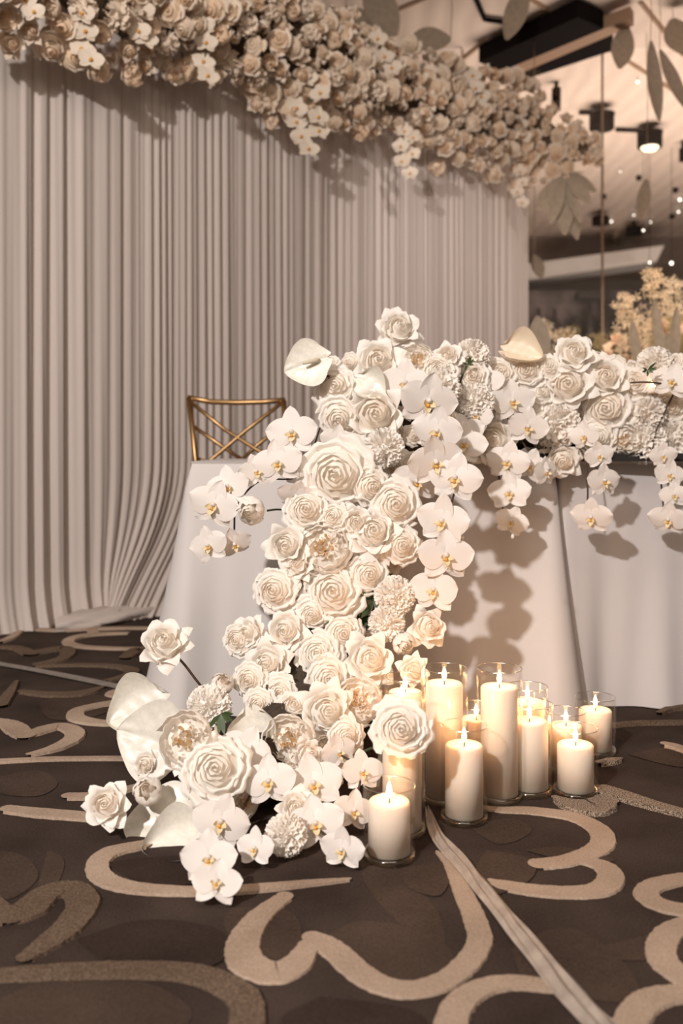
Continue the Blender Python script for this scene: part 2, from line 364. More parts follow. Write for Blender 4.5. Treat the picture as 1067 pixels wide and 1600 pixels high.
M['c_dim'] = carpet_mat('carpet_dim', (.14, .098, .070), (.22, .16, .115), speck=True, base=(.085, .058, .042))
M['c_speck'] = carpet_mat('carpet_speckled', (.34, .27, .21), (.46, .37, .29), speck=True, base=(.07, .048, .036))
M['c_oval'] = carpet_mat('carpet_oval', (.046, .032, .025), (.092, .064, .050))
M['c_oval2'] = carpet_mat('carpet_oval_dark', (.027, .019, .016), (.054, .038, .031))
fb = MB(); fb.add([(-6,-3,0),(9,-3,0),(9,16,0),(-6,16,0)], [(0,1,2,3)]); floor = struct(fb, 'floor', M['carpet'])
def catmull(pts, n=10):
    out = []; p = [pts[0]]+list(pts)+[pts[-1]]
    for i in range(1, len(p)-2):
        for k in range(n):
            t = k/n; a, b, c, d = p[i-1], p[i], p[i+1], p[i+2]
            out.append(tuple(.5*((2*b[j])+(-a[j]+c[j])*t+(2*a[j]-5*b[j]+4*c[j]-d[j])*t*t+(-a[j]+3*b[j]-3*c[j]+d[j])*t**3) for j in range(len(a))))
    out.append(tuple(pts[-1])); return out
zc = [0.0006]
def scroll(px, wid, m='c_tan'):
    """a woven scroll inlaid in the pile; wid: width in metres at the path points"""
    g = [G(x, y) for x, y in px]; W = wid if isinstance(wid, list) else [wid]*len(px)
    q = catmull([(a.x, a.y, w_) for a, w_ in zip(g, W)], 10); b = MB(); rows = []; zc[0] += .00025; z = zc[0]
    n = len(q); rr = random.Random(n)
    for i, (x, y, w_) in enumerate(q):
        a = Vector(q[max(i-1, 0)][:2]); c = Vector(q[min(i+1, n-1)][:2]); t = (c-a).normalized(); nn = Vector((-t.y, t.x)); h = max(w_, .003)/2
        e = [h*(1+.05*rr.uniform(-1, 1)) for _ in range(2)]
        rows.append([(x-nn.x*e[0], y-nn.y*e[0], 0), (x-nn.x*e[0]*.93, y-nn.y*e[0]*.93, z), (x+nn.x*e[1]*.93, y+nn.y*e[1]*.93, z), (x+nn.x*e[1], y+nn.y*e[1], 0)])
    b.grid(rows)
    for (x, y, w_), s in ((q[0], -1), (q[-1], 1)):     # rounded ends
        k = 0 if s < 0 else n-1; a = Vector(q[min(k+1, n-1)][:2])-Vector(q[max(k-1, 0)][:2]); a.normalize(); nn = Vector((-a.y, a.x)); h = max(w_, .003)/2
        b.add([(x, y, z)]+[(x+(nn.x*math.cos(i*PI/8)+s*a.x*math.sin(i*PI/8))*h, y+(nn.y*math.cos(i*PI/8)+s*a.y*math.sin(i*PI/8))*h, z) for i in range(9)], [(0, i+1, i+2) for i in range(8)])
    return b.build('carpet_scroll', M[m], floor, False)
def oval(pts, m='c_oval'):
    g = [G(x, y) for x, y in pts]; zc[0] += .00015; q = catmull([(a.x, a.y) for a in g+[g[0]]], 8)
    b = MB(); b.add([(x, y, zc[0]) for x, y in q[:-1]], [tuple(range(len(q)-1))]); return b.build('carpet_leaf_shape', M[m], floor, False)
for p in ([(500,1470),(560,1440),(640,1450),(700,1480),(700,1520),(640,1535),(560,1525)], [(560,1330),(610,1350),(680,1420),(690,1480),(620,1440),(570,1380)],
          [(0,1560),(120,1520),(240,1540),(300,1590),(200,1640),(0,1650)], [(360,1420),(440,1420),(470,1450),(460,1500),(400,1490),(350,1450)],
          [(800,1480),(880,1450),(960,1490),(1000,1560),(900,1560),(820,1530)], [(730,1290),(800,1280),(830,1300),(780,1320)], [(870,1500),(1067,1450),(1150,1470),(1067,1500)],
          [(0,1330),(40,1340),(60,1370),(30,1400),(0,1400)], [(75,1330),(100,1345),(90,1380),(60,1390)], [(0,1215),(60,1205),(90,1225),(60,1245),(0,1240)],
          [(60,1100),(110,1085),(190,1095),(150,1120),(80,1125)], [(820,1330),(880,1325),(960,1345),(900,1350)], [(980,1180),(1067,1165),(1120,1180),(1067,1200)],
          [(760,1330),(830,1345),(830,1375),(770,1400),(740,1370)], [(620,1360),(700,1350),(690,1400),(640,1390)]): oval(p)
for p in ([(120,1470),(220,1440),(330,1450),(360,1490),(300,1520),(180,1510)], [(500,1560),(640,1580),(660,1620),(560,1650),(440,1600)], [(160,1350),(300,1340),(330,1375),(240,1385)]): oval(p, 'c_oval2')
T = .043
scroll([(444,1403),(411,1428),(388,1456),(378,1486),(392,1510),(430,1522),(462,1508),(481,1480)], [.034,.045,.054,.06,.062,.060,.052,.036])
scroll([(488,1467),(504,1474),(523,1487),(562,1521),(600,1542),(645,1548),(697,1533),(734,1501),(750,1469),(742,1437),(728,1405),(712,1373),(697,1346),(683,1333)], [.036,.044,.048,.048,.046,.044,.044,.044,.043,.042,.038,.03,.02,.008])
scroll([(740,1262),(787,1267),(829,1268),(893,1277),(932,1295),(943,1315),(925,1333),(883,1347),(842,1352)], [.02,.03,.04,.046,.05,.052,.05,.046,.044])
scroll([(905,1345),(942,1355),(955,1372),(940,1390),(904,1396),(845,1394),(787,1385),(766,1378)], [.03,.046,.052,.052,.046,.044,.036,.012])
scroll([(1090,1374),(1060,1376),(1021,1386),(1010,1400),(1032,1416),(1080,1426)], [.04,.042,.044,.046,.046,.044])
scroll([(1090,1442),(1050,1456),(1033,1480),(1040,1508),(1085,1540)], [.042,.046,.050,.050,.046])
scroll([(1110,1556),(1050,1556),(1010,1568),(985,1600),(978,1650)], [.04,.044,.05,.05,.05])
scroll([(700,1625),(712,1580),(745,1550),(798,1538),(880,1546)], [.05,.048,.042,.036,.03])
scroll([(225,1322),(172,1334),(152,1355),(168,1378),(220,1391),(309,1395),(394,1391),(478,1383),(546,1377)], [.036,.046,.046,.044,.038,.032,.030,.022,.008])
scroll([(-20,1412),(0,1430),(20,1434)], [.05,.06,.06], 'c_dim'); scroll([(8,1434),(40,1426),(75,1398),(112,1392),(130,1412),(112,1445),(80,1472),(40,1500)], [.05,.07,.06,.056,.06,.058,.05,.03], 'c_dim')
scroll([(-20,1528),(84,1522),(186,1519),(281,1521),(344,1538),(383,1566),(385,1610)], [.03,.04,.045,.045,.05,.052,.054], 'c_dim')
scroll([(12,1267),(68,1273),(141,1279)], [.036,.044,.04]); scroll([(107,1247),(150,1245),(214,1232)], [.034,.036,.03])
scroll([(-20,1193),(84,1188),(240,1187)], [.026,.022,.024])
scroll([(-20,1128),(12,1133),(28,1143),(40,1153)], [.05,.06,.07,.05]); scroll([(36,1154),(66,1143),(94,1137),(116,1145),(112,1158),(84,1172),(46,1182)], [.04,.055,.05,.055,.055,.045,.02])
scroll([(190,1133),(150,1131),(120,1124),(122,1113),(150,1105),(192,1098),(204,1092),(176,1087),(190,1081),(225,1077)], [.03,.045,.055,.05,.045,.05,.06,.05,.04,.03])
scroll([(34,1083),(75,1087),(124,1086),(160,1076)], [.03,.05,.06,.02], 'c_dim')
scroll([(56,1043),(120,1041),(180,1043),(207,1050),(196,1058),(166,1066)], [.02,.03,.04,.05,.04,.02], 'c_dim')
scroll([(235,1015),(180,1015),(128,1012),(106,1005),(124,996),(160,992),(200,991)], [.03,.035,.04,.05,.05,.045,.02])
scroll([(150,992),(146,985),(190,983),(240,983)], [.04,.045,.04,.03])
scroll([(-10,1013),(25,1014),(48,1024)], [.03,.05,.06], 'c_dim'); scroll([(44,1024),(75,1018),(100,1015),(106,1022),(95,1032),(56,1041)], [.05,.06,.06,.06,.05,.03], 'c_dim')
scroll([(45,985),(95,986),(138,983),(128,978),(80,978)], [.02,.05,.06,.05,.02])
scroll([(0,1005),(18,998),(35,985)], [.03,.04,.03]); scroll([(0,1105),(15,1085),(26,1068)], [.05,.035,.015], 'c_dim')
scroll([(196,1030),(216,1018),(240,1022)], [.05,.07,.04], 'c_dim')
scroll([(868,1252),(895,1262),(928,1265),(946,1256)], [.02,.06,.08,.06], 'c_speck')
scroll([(945,1240),(975,1248),(1020,1262),(1080,1278)], [.06,.05,.04,.03], 'c_speck'); scroll([(935,1197),(955,1193),(970,1191)], [.02,.03,.01], 'c_speck')
scroll([(1030,1118),(1050,1110),(1090,1106)], [.02,.03,.04], 'c_dim'); scroll([(950,1137),(1000,1133),(1090,1132)], .02, 'c_dim')
scroll([(1040,1168),(1055,1171),(1080,1180)], .03, 'c_tan')

# ceiling
def ceil_mat():
    m = mat('ceiling_waves', (.70, .50, .38), .7); nt = m.node_tree; N = nt.nodes; L = nt.links; b = N['Principled BSDF']
    tc = N.new('ShaderNodeTexCoord'); wv = N.new('ShaderNodeTexWave'); wv.inputs['Scale'].default_value = 1.6; wv.inputs['Distortion'].default_value = 5; wv.inputs['Detail'].default_value = 2; wv.inputs['Detail Scale'].default_value = .6
    L.new(tc.outputs['Object'], wv.inputs['Vector']); mx = N.new('ShaderNodeMix'); mx.data_type = 'RGBA'
    mx.inputs[6].default_value = (.74, .62, .53, 1); mx.inputs[7].default_value = (.67, .56, .48, 1); L.new(wv.outputs['Fac'], mx.inputs[0]); L.new(mx.outputs[2], b.inputs['Base Color'])
    bp = N.new('ShaderNodeBump'); bp.inputs['Strength'].default_value = .2; bp.inputs['Distance'].default_value = .04; L.new(wv.outputs['Fac'], bp.inputs['Height']); L.new(bp.outputs[0], b.inputs['Normal']); return m
M['ceil'] = ceil_mat()
ZC = 4.2
b = MB(); b.box((-6,-3,ZC),(9,16,ZC+.1)); ceiling = struct(b, 'ceiling', M['ceil'])
def CP(x, y, z=ZC): return P(x, y, (z-HC)*F/(YH-y))
b = MB()                                                     # recess seams between the ceiling panels
for (x0, y0), (x1, y1) in (((1000,2),(1067,85)), ((740,-60),(1067,150)), ((560,40),(700,-20)), ((700,110),(760,60))):
    a, c = CP(x0, y0), CP(x1, y1); b.tube([a, c], .022, 6)
trim1 = struct(b, 'trim_1', M['rail'], parent=ceiling)
b = MB(); b.box((-6,15,0),(9,15.1,ZC)); struct(b, 'wall_back', M['farwall'])
b = MB(); b.box((-6.1,-3,0),(-6,16,ZC)); struct(b, 'wall_left', M['farwall'])
b = MB(); b.box((9,-3,0),(9.1,16,ZC)); struct(b, 'wall_right', M['farwall'])
# white bulkhead beam sloping across the far end of the hall
b = MB(); pts = [P(780,418,14.5), P(1038,383,13.4), P(1026,408,13.4), P(780,444,14.5)]
q = [p+Vector((.1,.6,0)) for p in pts]; b.add(pts+q, [(0,1,2,3),(7,6,5,4),(0,4,5,1),(1,5,6,2),(2,6,7,3),(3,7,4,0)]); struct(b, 'trim_2', M['beamwhite'])
# black bar unit at the far end with dark bottles and chairs shapes
bar = empty('back_bar', 'dark bar counter with stacked shelves at the far end of the room', 'bar', Matrix.Translation((3.6, 13.4, 0)))
M['bardark'] = mat('bar_dark', (.025, .019, .018), .5); M['barmid'] = mat('bar_mirror', (.15, .12, .12), .4, var=.95, scale=2.6)
b = MB(); b.box((-.95,0,0),(1.0,.5,2.35)); b.build('counter', M['bardark'], bar, False)
b = MB(); b.box((-1.35,.5,0),(1.6,.6,3.15)); b.build('back_panel', M['barmid'], bar, False)
for i in range(9):
    x = -.9+i*.24+R.uniform(-.05,.05); h = R.uniform(.35,.62); bb = MB(); wd = R.uniform(.08,.12)
    bb.lathe([(0,0),(wd,0),(wd*1.1,h*.5),(wd*.35,h*.75),(wd*.3,h),(0,h)], 10, None, (x, .25, 2.35)); bb.build('dark_vessel', M['bardark'], bar)
b = MB(); b.box((-.1,.3,3.0),(.3,.5,3.10)); b.build('top_shelf', M['bardark'], bar, False)

# joints and clear panes in place of a mirror wall; its reflection built beyond
gp = empty('mirror_stand_in', 'tall clear mirror-wall stand-in with slim joints behind the right end of the drape', 'partition', Matrix.Translation((1.6, 7.9, 0)))
DIRC = Vector((.684, .729, 0)).normalized()
JO = [P(722, 400, 7.9).x, P(941, 400, 7.9).x]
for i, (x0, x1) in enumerate(((JO[0]-1.2, JO[0]), (JO[0], JO[1]), (JO[1], JO[1]+1.3))):
    b = MB(); b.box((x0-1.6+.008, -.006, .02), (x1-1.6-.008, .006, ZC-.02)); b.build('glass_pane', M['pane'], gp, False)
for x in JO:
    b = MB(); b.box((x-1.6-.007, -.012, 0), (x-1.6+.007, .012, ZC-.01)); b.build('glass_joint', M['rail'], gp, False)

# ceiling fixtures
def slab(pts, th, name, m, parent=None):
    b = MB(); q = [p+Vector((0,0,th)) for p in pts]; n = len(pts); b.add(pts+q, [tuple(range(n))[::-1], tuple(range(n, 2*n))]+[(i,(i+1)%n,(i+1)%n+n,i+n) for i in range(n)]); return b.build(name, m, parent, False)
t = empty('ceiling_slot_fitting', 'long black ceiling fitting with a wooden rail above the garland', 'ceiling light')
z1 = ZC-.16
slab([CP(748,97,z1), CP(903,27,z1), CP(943,45,z1), CP(782,112,z1)], .14, 'black_panel', M['fixture'], t)
slab([CP(782,112,z1), CP(943,45,z1), CP(985,30,z1), CP(990,40,z1), CP(800,120,z1)], .10, 'wooden_rail', M['rail'], t)
slab([CP(800,120,z1), CP(958,55,z1), CP(955,80,z1), CP(828,122,z1)], .14, 'black_panel', M['fixture'], t)
for i, (x, y, w_, h, lit, lab) in enumerate(((940,190,38,24,0,'unlit black box downlight hanging nearest the garland tip'), (1015,218,38,24,1,'lit black downlight with a warm lens hanging at the right'),
        (938,345,26,12,0,'small black track spot in the middle of the far ceiling'), (990,361,24,12,0,'small black track spot right of the pane joint'), (869,155,14,34,0,'narrow black downlight beside the garland'), (1067,242,12,20,0,'black downlight cut by the right edge of the view'))):
    Y = (ZC-.16-HC)*F/(YH-y); c = P(x, y, Y); W = w_/F*Y/2; Hh = h/F*Y/2
    e = empty('ceiling_spotlight', lab, 'spotlight', Matrix.Translation(c))
    b = MB(); b.lathe([(0,-Hh),(W,-Hh),(W,Hh),(0,Hh)], 20); b.build('housing', M['fixture'], e)
    b = MB(); b.tube([(0,0,Hh),(0,0,ZC-c.z)], .02); b.build('drop_rod', M['fixture'], e)
    if lit: b = MB(); b.lathe([(0,-Hh*1.5),(W*.5,-Hh*1.4),(W*.72,-Hh*1.05),(W*.72,-Hh)], 16); b.build('lens', M['lamp'], e)
b = MB()
for x0, y0, x1, y1 in ((905,176,960,178),(962,203,1035,206),(757,30,857,45),(740,-10,757,30)): b.tube([CP(x0,y0,ZC-.03), CP(x1,y1,ZC-.03)], .02, 6)
tag(b.build('light_track', M['fixture'], None, False), 'thin black lighting track running along the ceiling', 'light track')
for i, (x, y) in enumerate(((934,256),(998,278),(1055,297),(943,307),(998,323),(1050,338),(876,334),(934,378),(985,70))):
    c = CP(x, y, ZC-.03); b = MB(); r_ = 4.2/F*c.y; b.lathe([(0,-r_),(r_,-r_*.8),(r_,r_*.6),(0,r_)], 12, None)
    o = b.build('ceiling_sprinkler', M['fixture']); o.location = c; later(o, x, 'fit', 'tiny black round fittings dotted on the far ceiling', 'ceiling fitting', 'black fittings on the far ceiling')
for i, (x, y, r0) in enumerate(((955,346,3),(1005,360,3),(1016,347,2.4),(1062,312,4.2),(1060,331,3),(990,336,2.2),(1049,411,4.6),(1015,410,3),(969,268,1.8),(720,0,0),(996,128,3.4))):
    if not r0: continue
    c = CP(x, y, ZC-.05) if y < 350 else P(x, y, 10.5 if y > 300 else 8.8); b = MB(); r_ = r0*.55/F*c.y; b.lathe([(0,-r_),(r_*.7,-r_*.7),(r_,0),(r_*.7,r_*.7),(0,r_)], 10)
    o = b.build('pendant_bulb', M['bulb']); o.location = c; b = MB(); b.tube([(0,0,r_),(0,0,ZC-c.z)], .003, 5); b.build('cord', M['fixture'], o)
    later(o, x+.01*y, 'bulb', 'tiny bright bulbs hanging under the far ceiling', 'light bulb', 'bright bulbs under the far ceiling')

# sand coloured leaves hanging near the garland
def leafmesh(L, W, th=.006):
    b = MB(); n = 12
    for sgn in (1, -1):
        rows = [[(u*W/2*math.sin(PI*(.03+.94*(j/n)))**.8, sgn*th/2+.05*L*(j/n)**2+.02*L*(abs(u)), -L*j/n) for u in (-1,-.5,0,.5,1)] for j in range(n+1)]; b.grid(rows)
    return b.mesh('leaf_blade', M['leafsand'])
def hang_leaf(x0, y0, x1, y1, wpx, Y, label=None, parent=None, pm=None):
    a, c = P(x0, y0, Y), P(x1, y1, Y+R.uniform(-.1,.1)); d = c-a; L = d.length
    me = leafmesh(L, wpx/F*Y); zq = (-d).normalized(); xq = Vector((0,1,0)).cross(zq).normalized()*-1; yq = zq.cross(xq)
    m = Matrix.Translation(a) @ Matrix((xq, yq, zq)).transposed().to_4x4()
    o = link('leaf_blade', me)
    if parent: o.parent = parent; o.matrix_parent_inverse = pm.inverted(); o.matrix_basis = m; return o
    e = empty('hanging_leaf', label, 'leaf', m); o.parent = e
    b = MB(); top = Vector((a.x, a.y, ZC)); b.tube([a, (a+top)/2+Vector((.01,0,0)), top], .003, 5); wchild(b.build('hanging_wire', M['rail']), e, m); return e
hang_leaf(572,-30,618,58,52,6.6,'broad sand coloured leaf hanging highest over the middle of the garland')
hang_leaf(704,62,640,62,38,6.7,'short round sand leaf lying sideways just above the garland')
hang_leaf(540,12,610,58,28,6.7,'dark narrow sand leaf tucked left of the broad hanging leaf')
hang_leaf(822,-25,790,64,36,6.9,'slim sand leaf hanging left of the black ceiling fitting')
hang_leaf(1016,65,1027,192,24,6.8,'long narrow upright leaf hanging at the upper right')
hang_leaf(1030,78,1072,175,22,6.9,'slanting narrow leaf beside the long upright one')
hang_leaf(978,40,966,110,36,7.2,'broad pale leaf crossing the thin pane joint at top')
hang_leaf(1050,30,1075,90,50,7.2,'wide dull leaf in the top right corner')
hang_leaf(1010,280,1000,345,22,7.6,'faint small leaf hanging in front of the far ceiling')
hang_leaf(834,398,846,435,20,7.4,'brown leaf tip peeping out beside the drape edge')
fm = Matrix.Translation(P(882,272,6.7)); fan = empty('leaf_fan', 'fan of sand coloured drooping leaves at the right tip of the garland', 'leaf spray', fm)
for x0,y0,x1,y1,w_ in ((880,276,836,330,26),(880,280,858,352,22),(882,280,880,368,32),(885,280,905,350,16),(888,278,922,318,22),(880,282,900,375,26),(888,270,930,300,18)): hang_leaf(x0,y0,x1,y1,w_,6.7,parent=fan,pm=fm)

# ------------------------------------------------------------------ drape backdrop
P0 = Vector((-1.48, 4.02, 0)); NRM = Vector((DIRC.y, -DIRC.x, 0))
def drape(s0, s1, top, label, sweep=False, seed=1, off=0.):
    rr = random.Random(seed); ns = int((s1-s0)/.0075); ph = 0.; cols = []
    f = 2*PI/.066; loc = []
    for i in range(ns+1):
        ph += f*.0075*(1+.45*math.sin(i*.021+seed)+.25*math.sin(i*.057)); loc.append((s0+i*.0075, ph))
    rows = []; nz = 44
    for j in range(nz+1):
        z = top*(1-j/nz); row = []
        for s, p_ in loc:
            k = 1-z/top; wv = (math.sin(p_+.35*math.sin(z*1.3+s*3))+.35*math.sin(2.3*p_+1+z*.4))*(.0055+.010*k*k)*(1+.6*math.sin(p_*.13))+.005*math.sin(p_*.21+1)-.010*abs(math.sin(p_*.31+2))**14
            sl = 0; fwd = 0
            if sweep:
                g = max(0., min(1., (s-.42)/.55)); g = g*g*(3-2*g)*max(0., 1-max(0., s-1.75)/.5); q = max(0., (.75-z)/.75)
                sl = -g*.46*q**2.0; fwd = g*.12*q**3
            fwd += .05*max(0, (.25-z)/.25)**2
            p = P0+DIRC*(s+sl)+NRM*(wv+fwd+off); row.append((p.x, p.y, max(z, .004)))
        rows.append(row)
    b = MB(); b.grid(rows); o = b.build('pleated_drape', M['curtain'])
    return tag(o, label, 'drape', None)
sj = 1.95
drape(-.95, sj+.06, 3.05, 'long pleated ivory drape with its hem swept onto the carpet at left', True, 2)
drape(sj, 4.32, 3.05, 'pleated ivory drape reaching right to the glass behind the flowers', False, 5, -.03)
# gathered pool of fabric at the hem
rows = []; b = MB()

for j in range(13):
    t = j/12; row = []
    c = G(88+t*160, 985-t*26); r_ = .085*math.sin(PI*(.12+.8*t))**.5
    for k in range(20):
        a = 2*PI*k/20; q = 1+.18*math.sin(5*a+t*9)+.12*math.sin(9*a-t*14); row.append((c.x-.3*r_*math.cos(a)*q, c.y+1.2*r_*math.cos(a)*q, max(.003, .55*r_*q*math.sin(a)+.02)))
    rows.append(row)
b.grid(rows, None, True); o = b.build('drape_pool', M['curtain']); tag(o, 'small gathered heap of ivory fabric at the swept hem of the drape', 'fabric')
b = MB(); a = P0-DIRC*1.0; c = P0+DIRC*4.4
b.tube([(a.x,a.y,3.06),(c.x,c.y,3.06)], .02); rod = b.build('crossbar', M['fixture']); tag(rod, 'black crossbar of the drape frame hidden behind the garland', 'frame')
b = MB(); e = P0+DIRC*4.30-NRM*.06; b.tube([(e.x,e.y,0),(e.x,e.y,3.06)], .02); b.build('upright', M['fixture'], rod)

# ------------------------------------------------------------------ chair
def make_chair():
    Yc = 3.95; q = lambda x, y, dy=0: P(x, y, Yc+dy)
    TL, TR = q(295,621), q(443,626); zs = .46
    m0 = Matrix.Translation((TL.x/2+TR.x/2, Yc-.2, 0)); e = empty('lattice_chair', 'gold metal banquet chair with crossed lattice back behind the table', 'chair', m0)
    def bar(name, pts, r): b = MB(); b.tube(pts, r, 8); wchild(b.build(name, M['gold']), e, m0)
    BL, BR = q(311,800,-.06), q(436,800,-.06); BL.z = BR.z = zs
    bar('back_post', [TL, q(306,720,-.03), BL, Vector((BL.x-.01, Yc+.02, 0))], .012); bar('back_post', [TR, q(447,665,-.02), BR, Vector((BR.x+.01, Yc+.02, 0))], .012)
    bar('top_rail', [q(293,621), q(330,628,.025), q(370,629,.035), q(410,628,.025), q(445,625)], .0115)
    bar('lattice_bar', [q(299,629), q(352,672,.02), q(405,705,.01), q(435,722)], .0085); bar('lattice_bar', [q(440,630), q(385,672,.02), q(330,718,.01), q(318,728)], .0085)
    bar('lattice_bar', [q(303,667), q(348,698,.02), q(384,722)], .0085); bar('lattice_bar', [q(436,669), q(400,697,.02), q(374,722)], .0085)
    bar('lower_rail', [q(307,716), q(330,727,.02), q(372,732,.03), q(415,730,.02), q(440,722)], .009)
    fl, fr = Vector((BL.x-.02, Yc-.46, 0)), Vector((BR.x+.02, Yc-.46, 0))
    for a in (fl, fr): bar('front_leg', [a, Vector((a.x*.98, a.y+.02, zs))], .012)
    b = MB(); b.box((fl.x, Yc-.48, zs-.015), (fr.x, Yc-.04, zs)); wchild(b.build('seat_frame', M['gold'], None, False), e, m0)
    b = MB(); cx = (fl.x+fr.x)/2; w2 = (fr.x-fl.x)/2
    rows = []
    for zz, k in ((0,.94),(.02,1),(.04,.98),(.052,.85),(.055,.0)):
        rows.append([(cx+w2*k*max(-1,min(1,1.25*math.cos(a))), Yc-.26+.21*k*max(-1,min(1,1.25*math.sin(a))), zs+zz) for a in [i*2*PI/28 for i in range(28)]])
    b.grid(rows, None, True); wchild(b.build('seat_cushion', M['seat']), e, m0)
make_chair()

# ------------------------------------------------------------------ tables and cloths
def cloth(A, B, depth, h, flare, label, m, seed, amps=(.02,.035), lf=0.0, rf=0.0, tl='folding banquet table'):
    """box cloth: A->B front edge, draped to the floor, the skirt flaring and rippling"""
    rr = random.Random(seed); d = (B-A).normalized(); n = Vector((d.y, -d.x, 0))   # n: toward the camera
    per = []; rc = .03
    cor = [A, B, B-n*depth, A-n*depth]; nrm = [n, d, -n, -d]
    for i in range(4):
        a, c = cor[i], cor[(i+1)%4]; k = max(8, int((c-a).length/.02))
        for j in range(k):
            t = j/k; per.append((a.lerp(c, t), nrm[i], min(t, 1-t)*(c-a).length, i, t*(c-a).length))
        for j in range(1, 6): per.append((c, nrm[i].lerp(nrm[(i+1)%4], j/6).normalized(), 0, 4, 0))
    rows = []; K = 30
    for j in range(K+1):
        v = j/K; row = []; z = h*(1-v)+.004
        for ii, (p, nn, ed, sd, s) in enumerate(per):
            k = ii/len(per); f = flare*v**1.2+.012*math.sin(min(1, v*8)*PI/2)
            f *= 1+.5*math.exp(-ed/.12)
            wv = amps[0]*math.sin(s*9+seed*1.3)*v+amps[1]*math.sin(s*21+seed)*v**2.5+.006*math.sin(s*50+seed*2+3*v)*v
            f *= 1+lf*max(0, -nn.dot(d))+rf*max(0, nn.dot(d))
            q = p+nn*(f+(wv if sd != 4 else 0)*min(1, ed/.1 if sd != 4 else 1)); row.append((q.x, q.y, z))
        rows.append(row)
    b = MB(); inner = [tuple(Vector(q)*1.0) for q in rows[0]]
    b.grid(rows, None, True)
    top = [(p+nn*.004) for p, nn, *_ in per]; tt = [(q.x, q.y, h+.012) for q in top]
    b.grid([tt, rows[0]], None, True); b.add(tt, [tuple(range(len(tt)))])
    o = b.build('tablecloth', m); tag(o, label, 'tablecloth')
    # the table under it
    tb = empty('banquet_table', tl, 'table', Matrix.Translation((A+B)/2-n*depth/2)); ang = math.atan2(d.y, d.x); tb.rotation_euler = (0,0,ang)
    tb.matrix_world = Matrix.Translation((A+B)/2-n*depth/2) @ Matrix.Rotation(ang, 4, 'Z')
    L = (B-A).length/2-.01; b = MB(); b.box((-L,-depth/2+.01,h-.035),(L,depth/2-.01,h-.002)); b.build('tabletop', M['wood'], tb, False)
    for sx in (-1,1):
        for sy in (-1,1): b = MB(); b.tube([(sx*(L-.06), sy*(depth/2-.07), h-.035),(sx*(L-.06), sy*(depth/2-.07), 0)], .018); b.build('leg', M['fixture'], tb)
    return o
HT = .752
A1 = Vector((P(300,700,2.92).x, 2.92, 0)); B1 = Vector((.66, 2.90, 0))
cloth(A1, B1, .62, HT, .13, 'pale linen tablecloth on the left table behind the candles', M['cloth'], 3, (.018,.03), lf=-.25, rf=-.65, tl='left folding banquet table hidden under its pale cloth')
B2 = Vector((1.95, 3.08, 0))
cloth(Vector((.70, 2.935, 0)), B2, .60, HT, .07, 'cool grey linen tablecloth on the right table, touching the carpet at right', M['cloth2'], 8, (.014,.02), tl='right folding banquet table hidden under its grey cloth')
b = MB(); b.box((.04, 2.86, HT+.013), (1.9, 3.12, HT+.038)); o = b.build('flower_tray', M['black'], None, False); tag(o, 'flat black tray under the flowers along the table front', 'tray')

# ------------------------------------------------------------------ ribbons on the carpet
def ribbon(pts, wid, m, label, amp=.006, tw=1.):
    q = catmull([(*G(x, y)[:2], w_) for (x, y), w_ in zip(pts, wid)], 16); b = MB(); rows = []
    for i, (x, y, w_) in enumerate(q):
        a = Vector(q[max(i-1,0)][:2]); c = Vector(q[min(i+1,len(q)-1)][:2]); t = (c-a).normalized(); nn = Vector((-t.y, t.x)); row = []
        for k in range(13):
            u = k/6-1; z = .006+amp*(1+math.sin(u*7+i*.11*tw)+.5*math.sin(u*13-i*.07+1))*.6*(1-abs(u)**4); row.append((x+nn.x*u*w_/2*(1+.05*math.sin(i*.3)), y+nn.y*u*w_/2, z))
        rows.append(row)
    b.grid(rows); return tag(b.build('fabric_ribbon', m), label, 'ribbon')
ribbon([(668,1268),(683,1310),(722,1355),(755,1395),(800,1450),(850,1510),(905,1575),(960,1630)], [.012,.032,.036,.036,.038,.044,.046,.05], M['sheen'], 'crumpled champagne satin ribbon running from the candles to the lower right', .008)
ribbon([(-15,1037),(60,1050),(140,1066),(215,1081)], [.040,.042,.045,.05], M['sheen2'], 'flat grey ribbon lying across the carpet left of the table', .003)

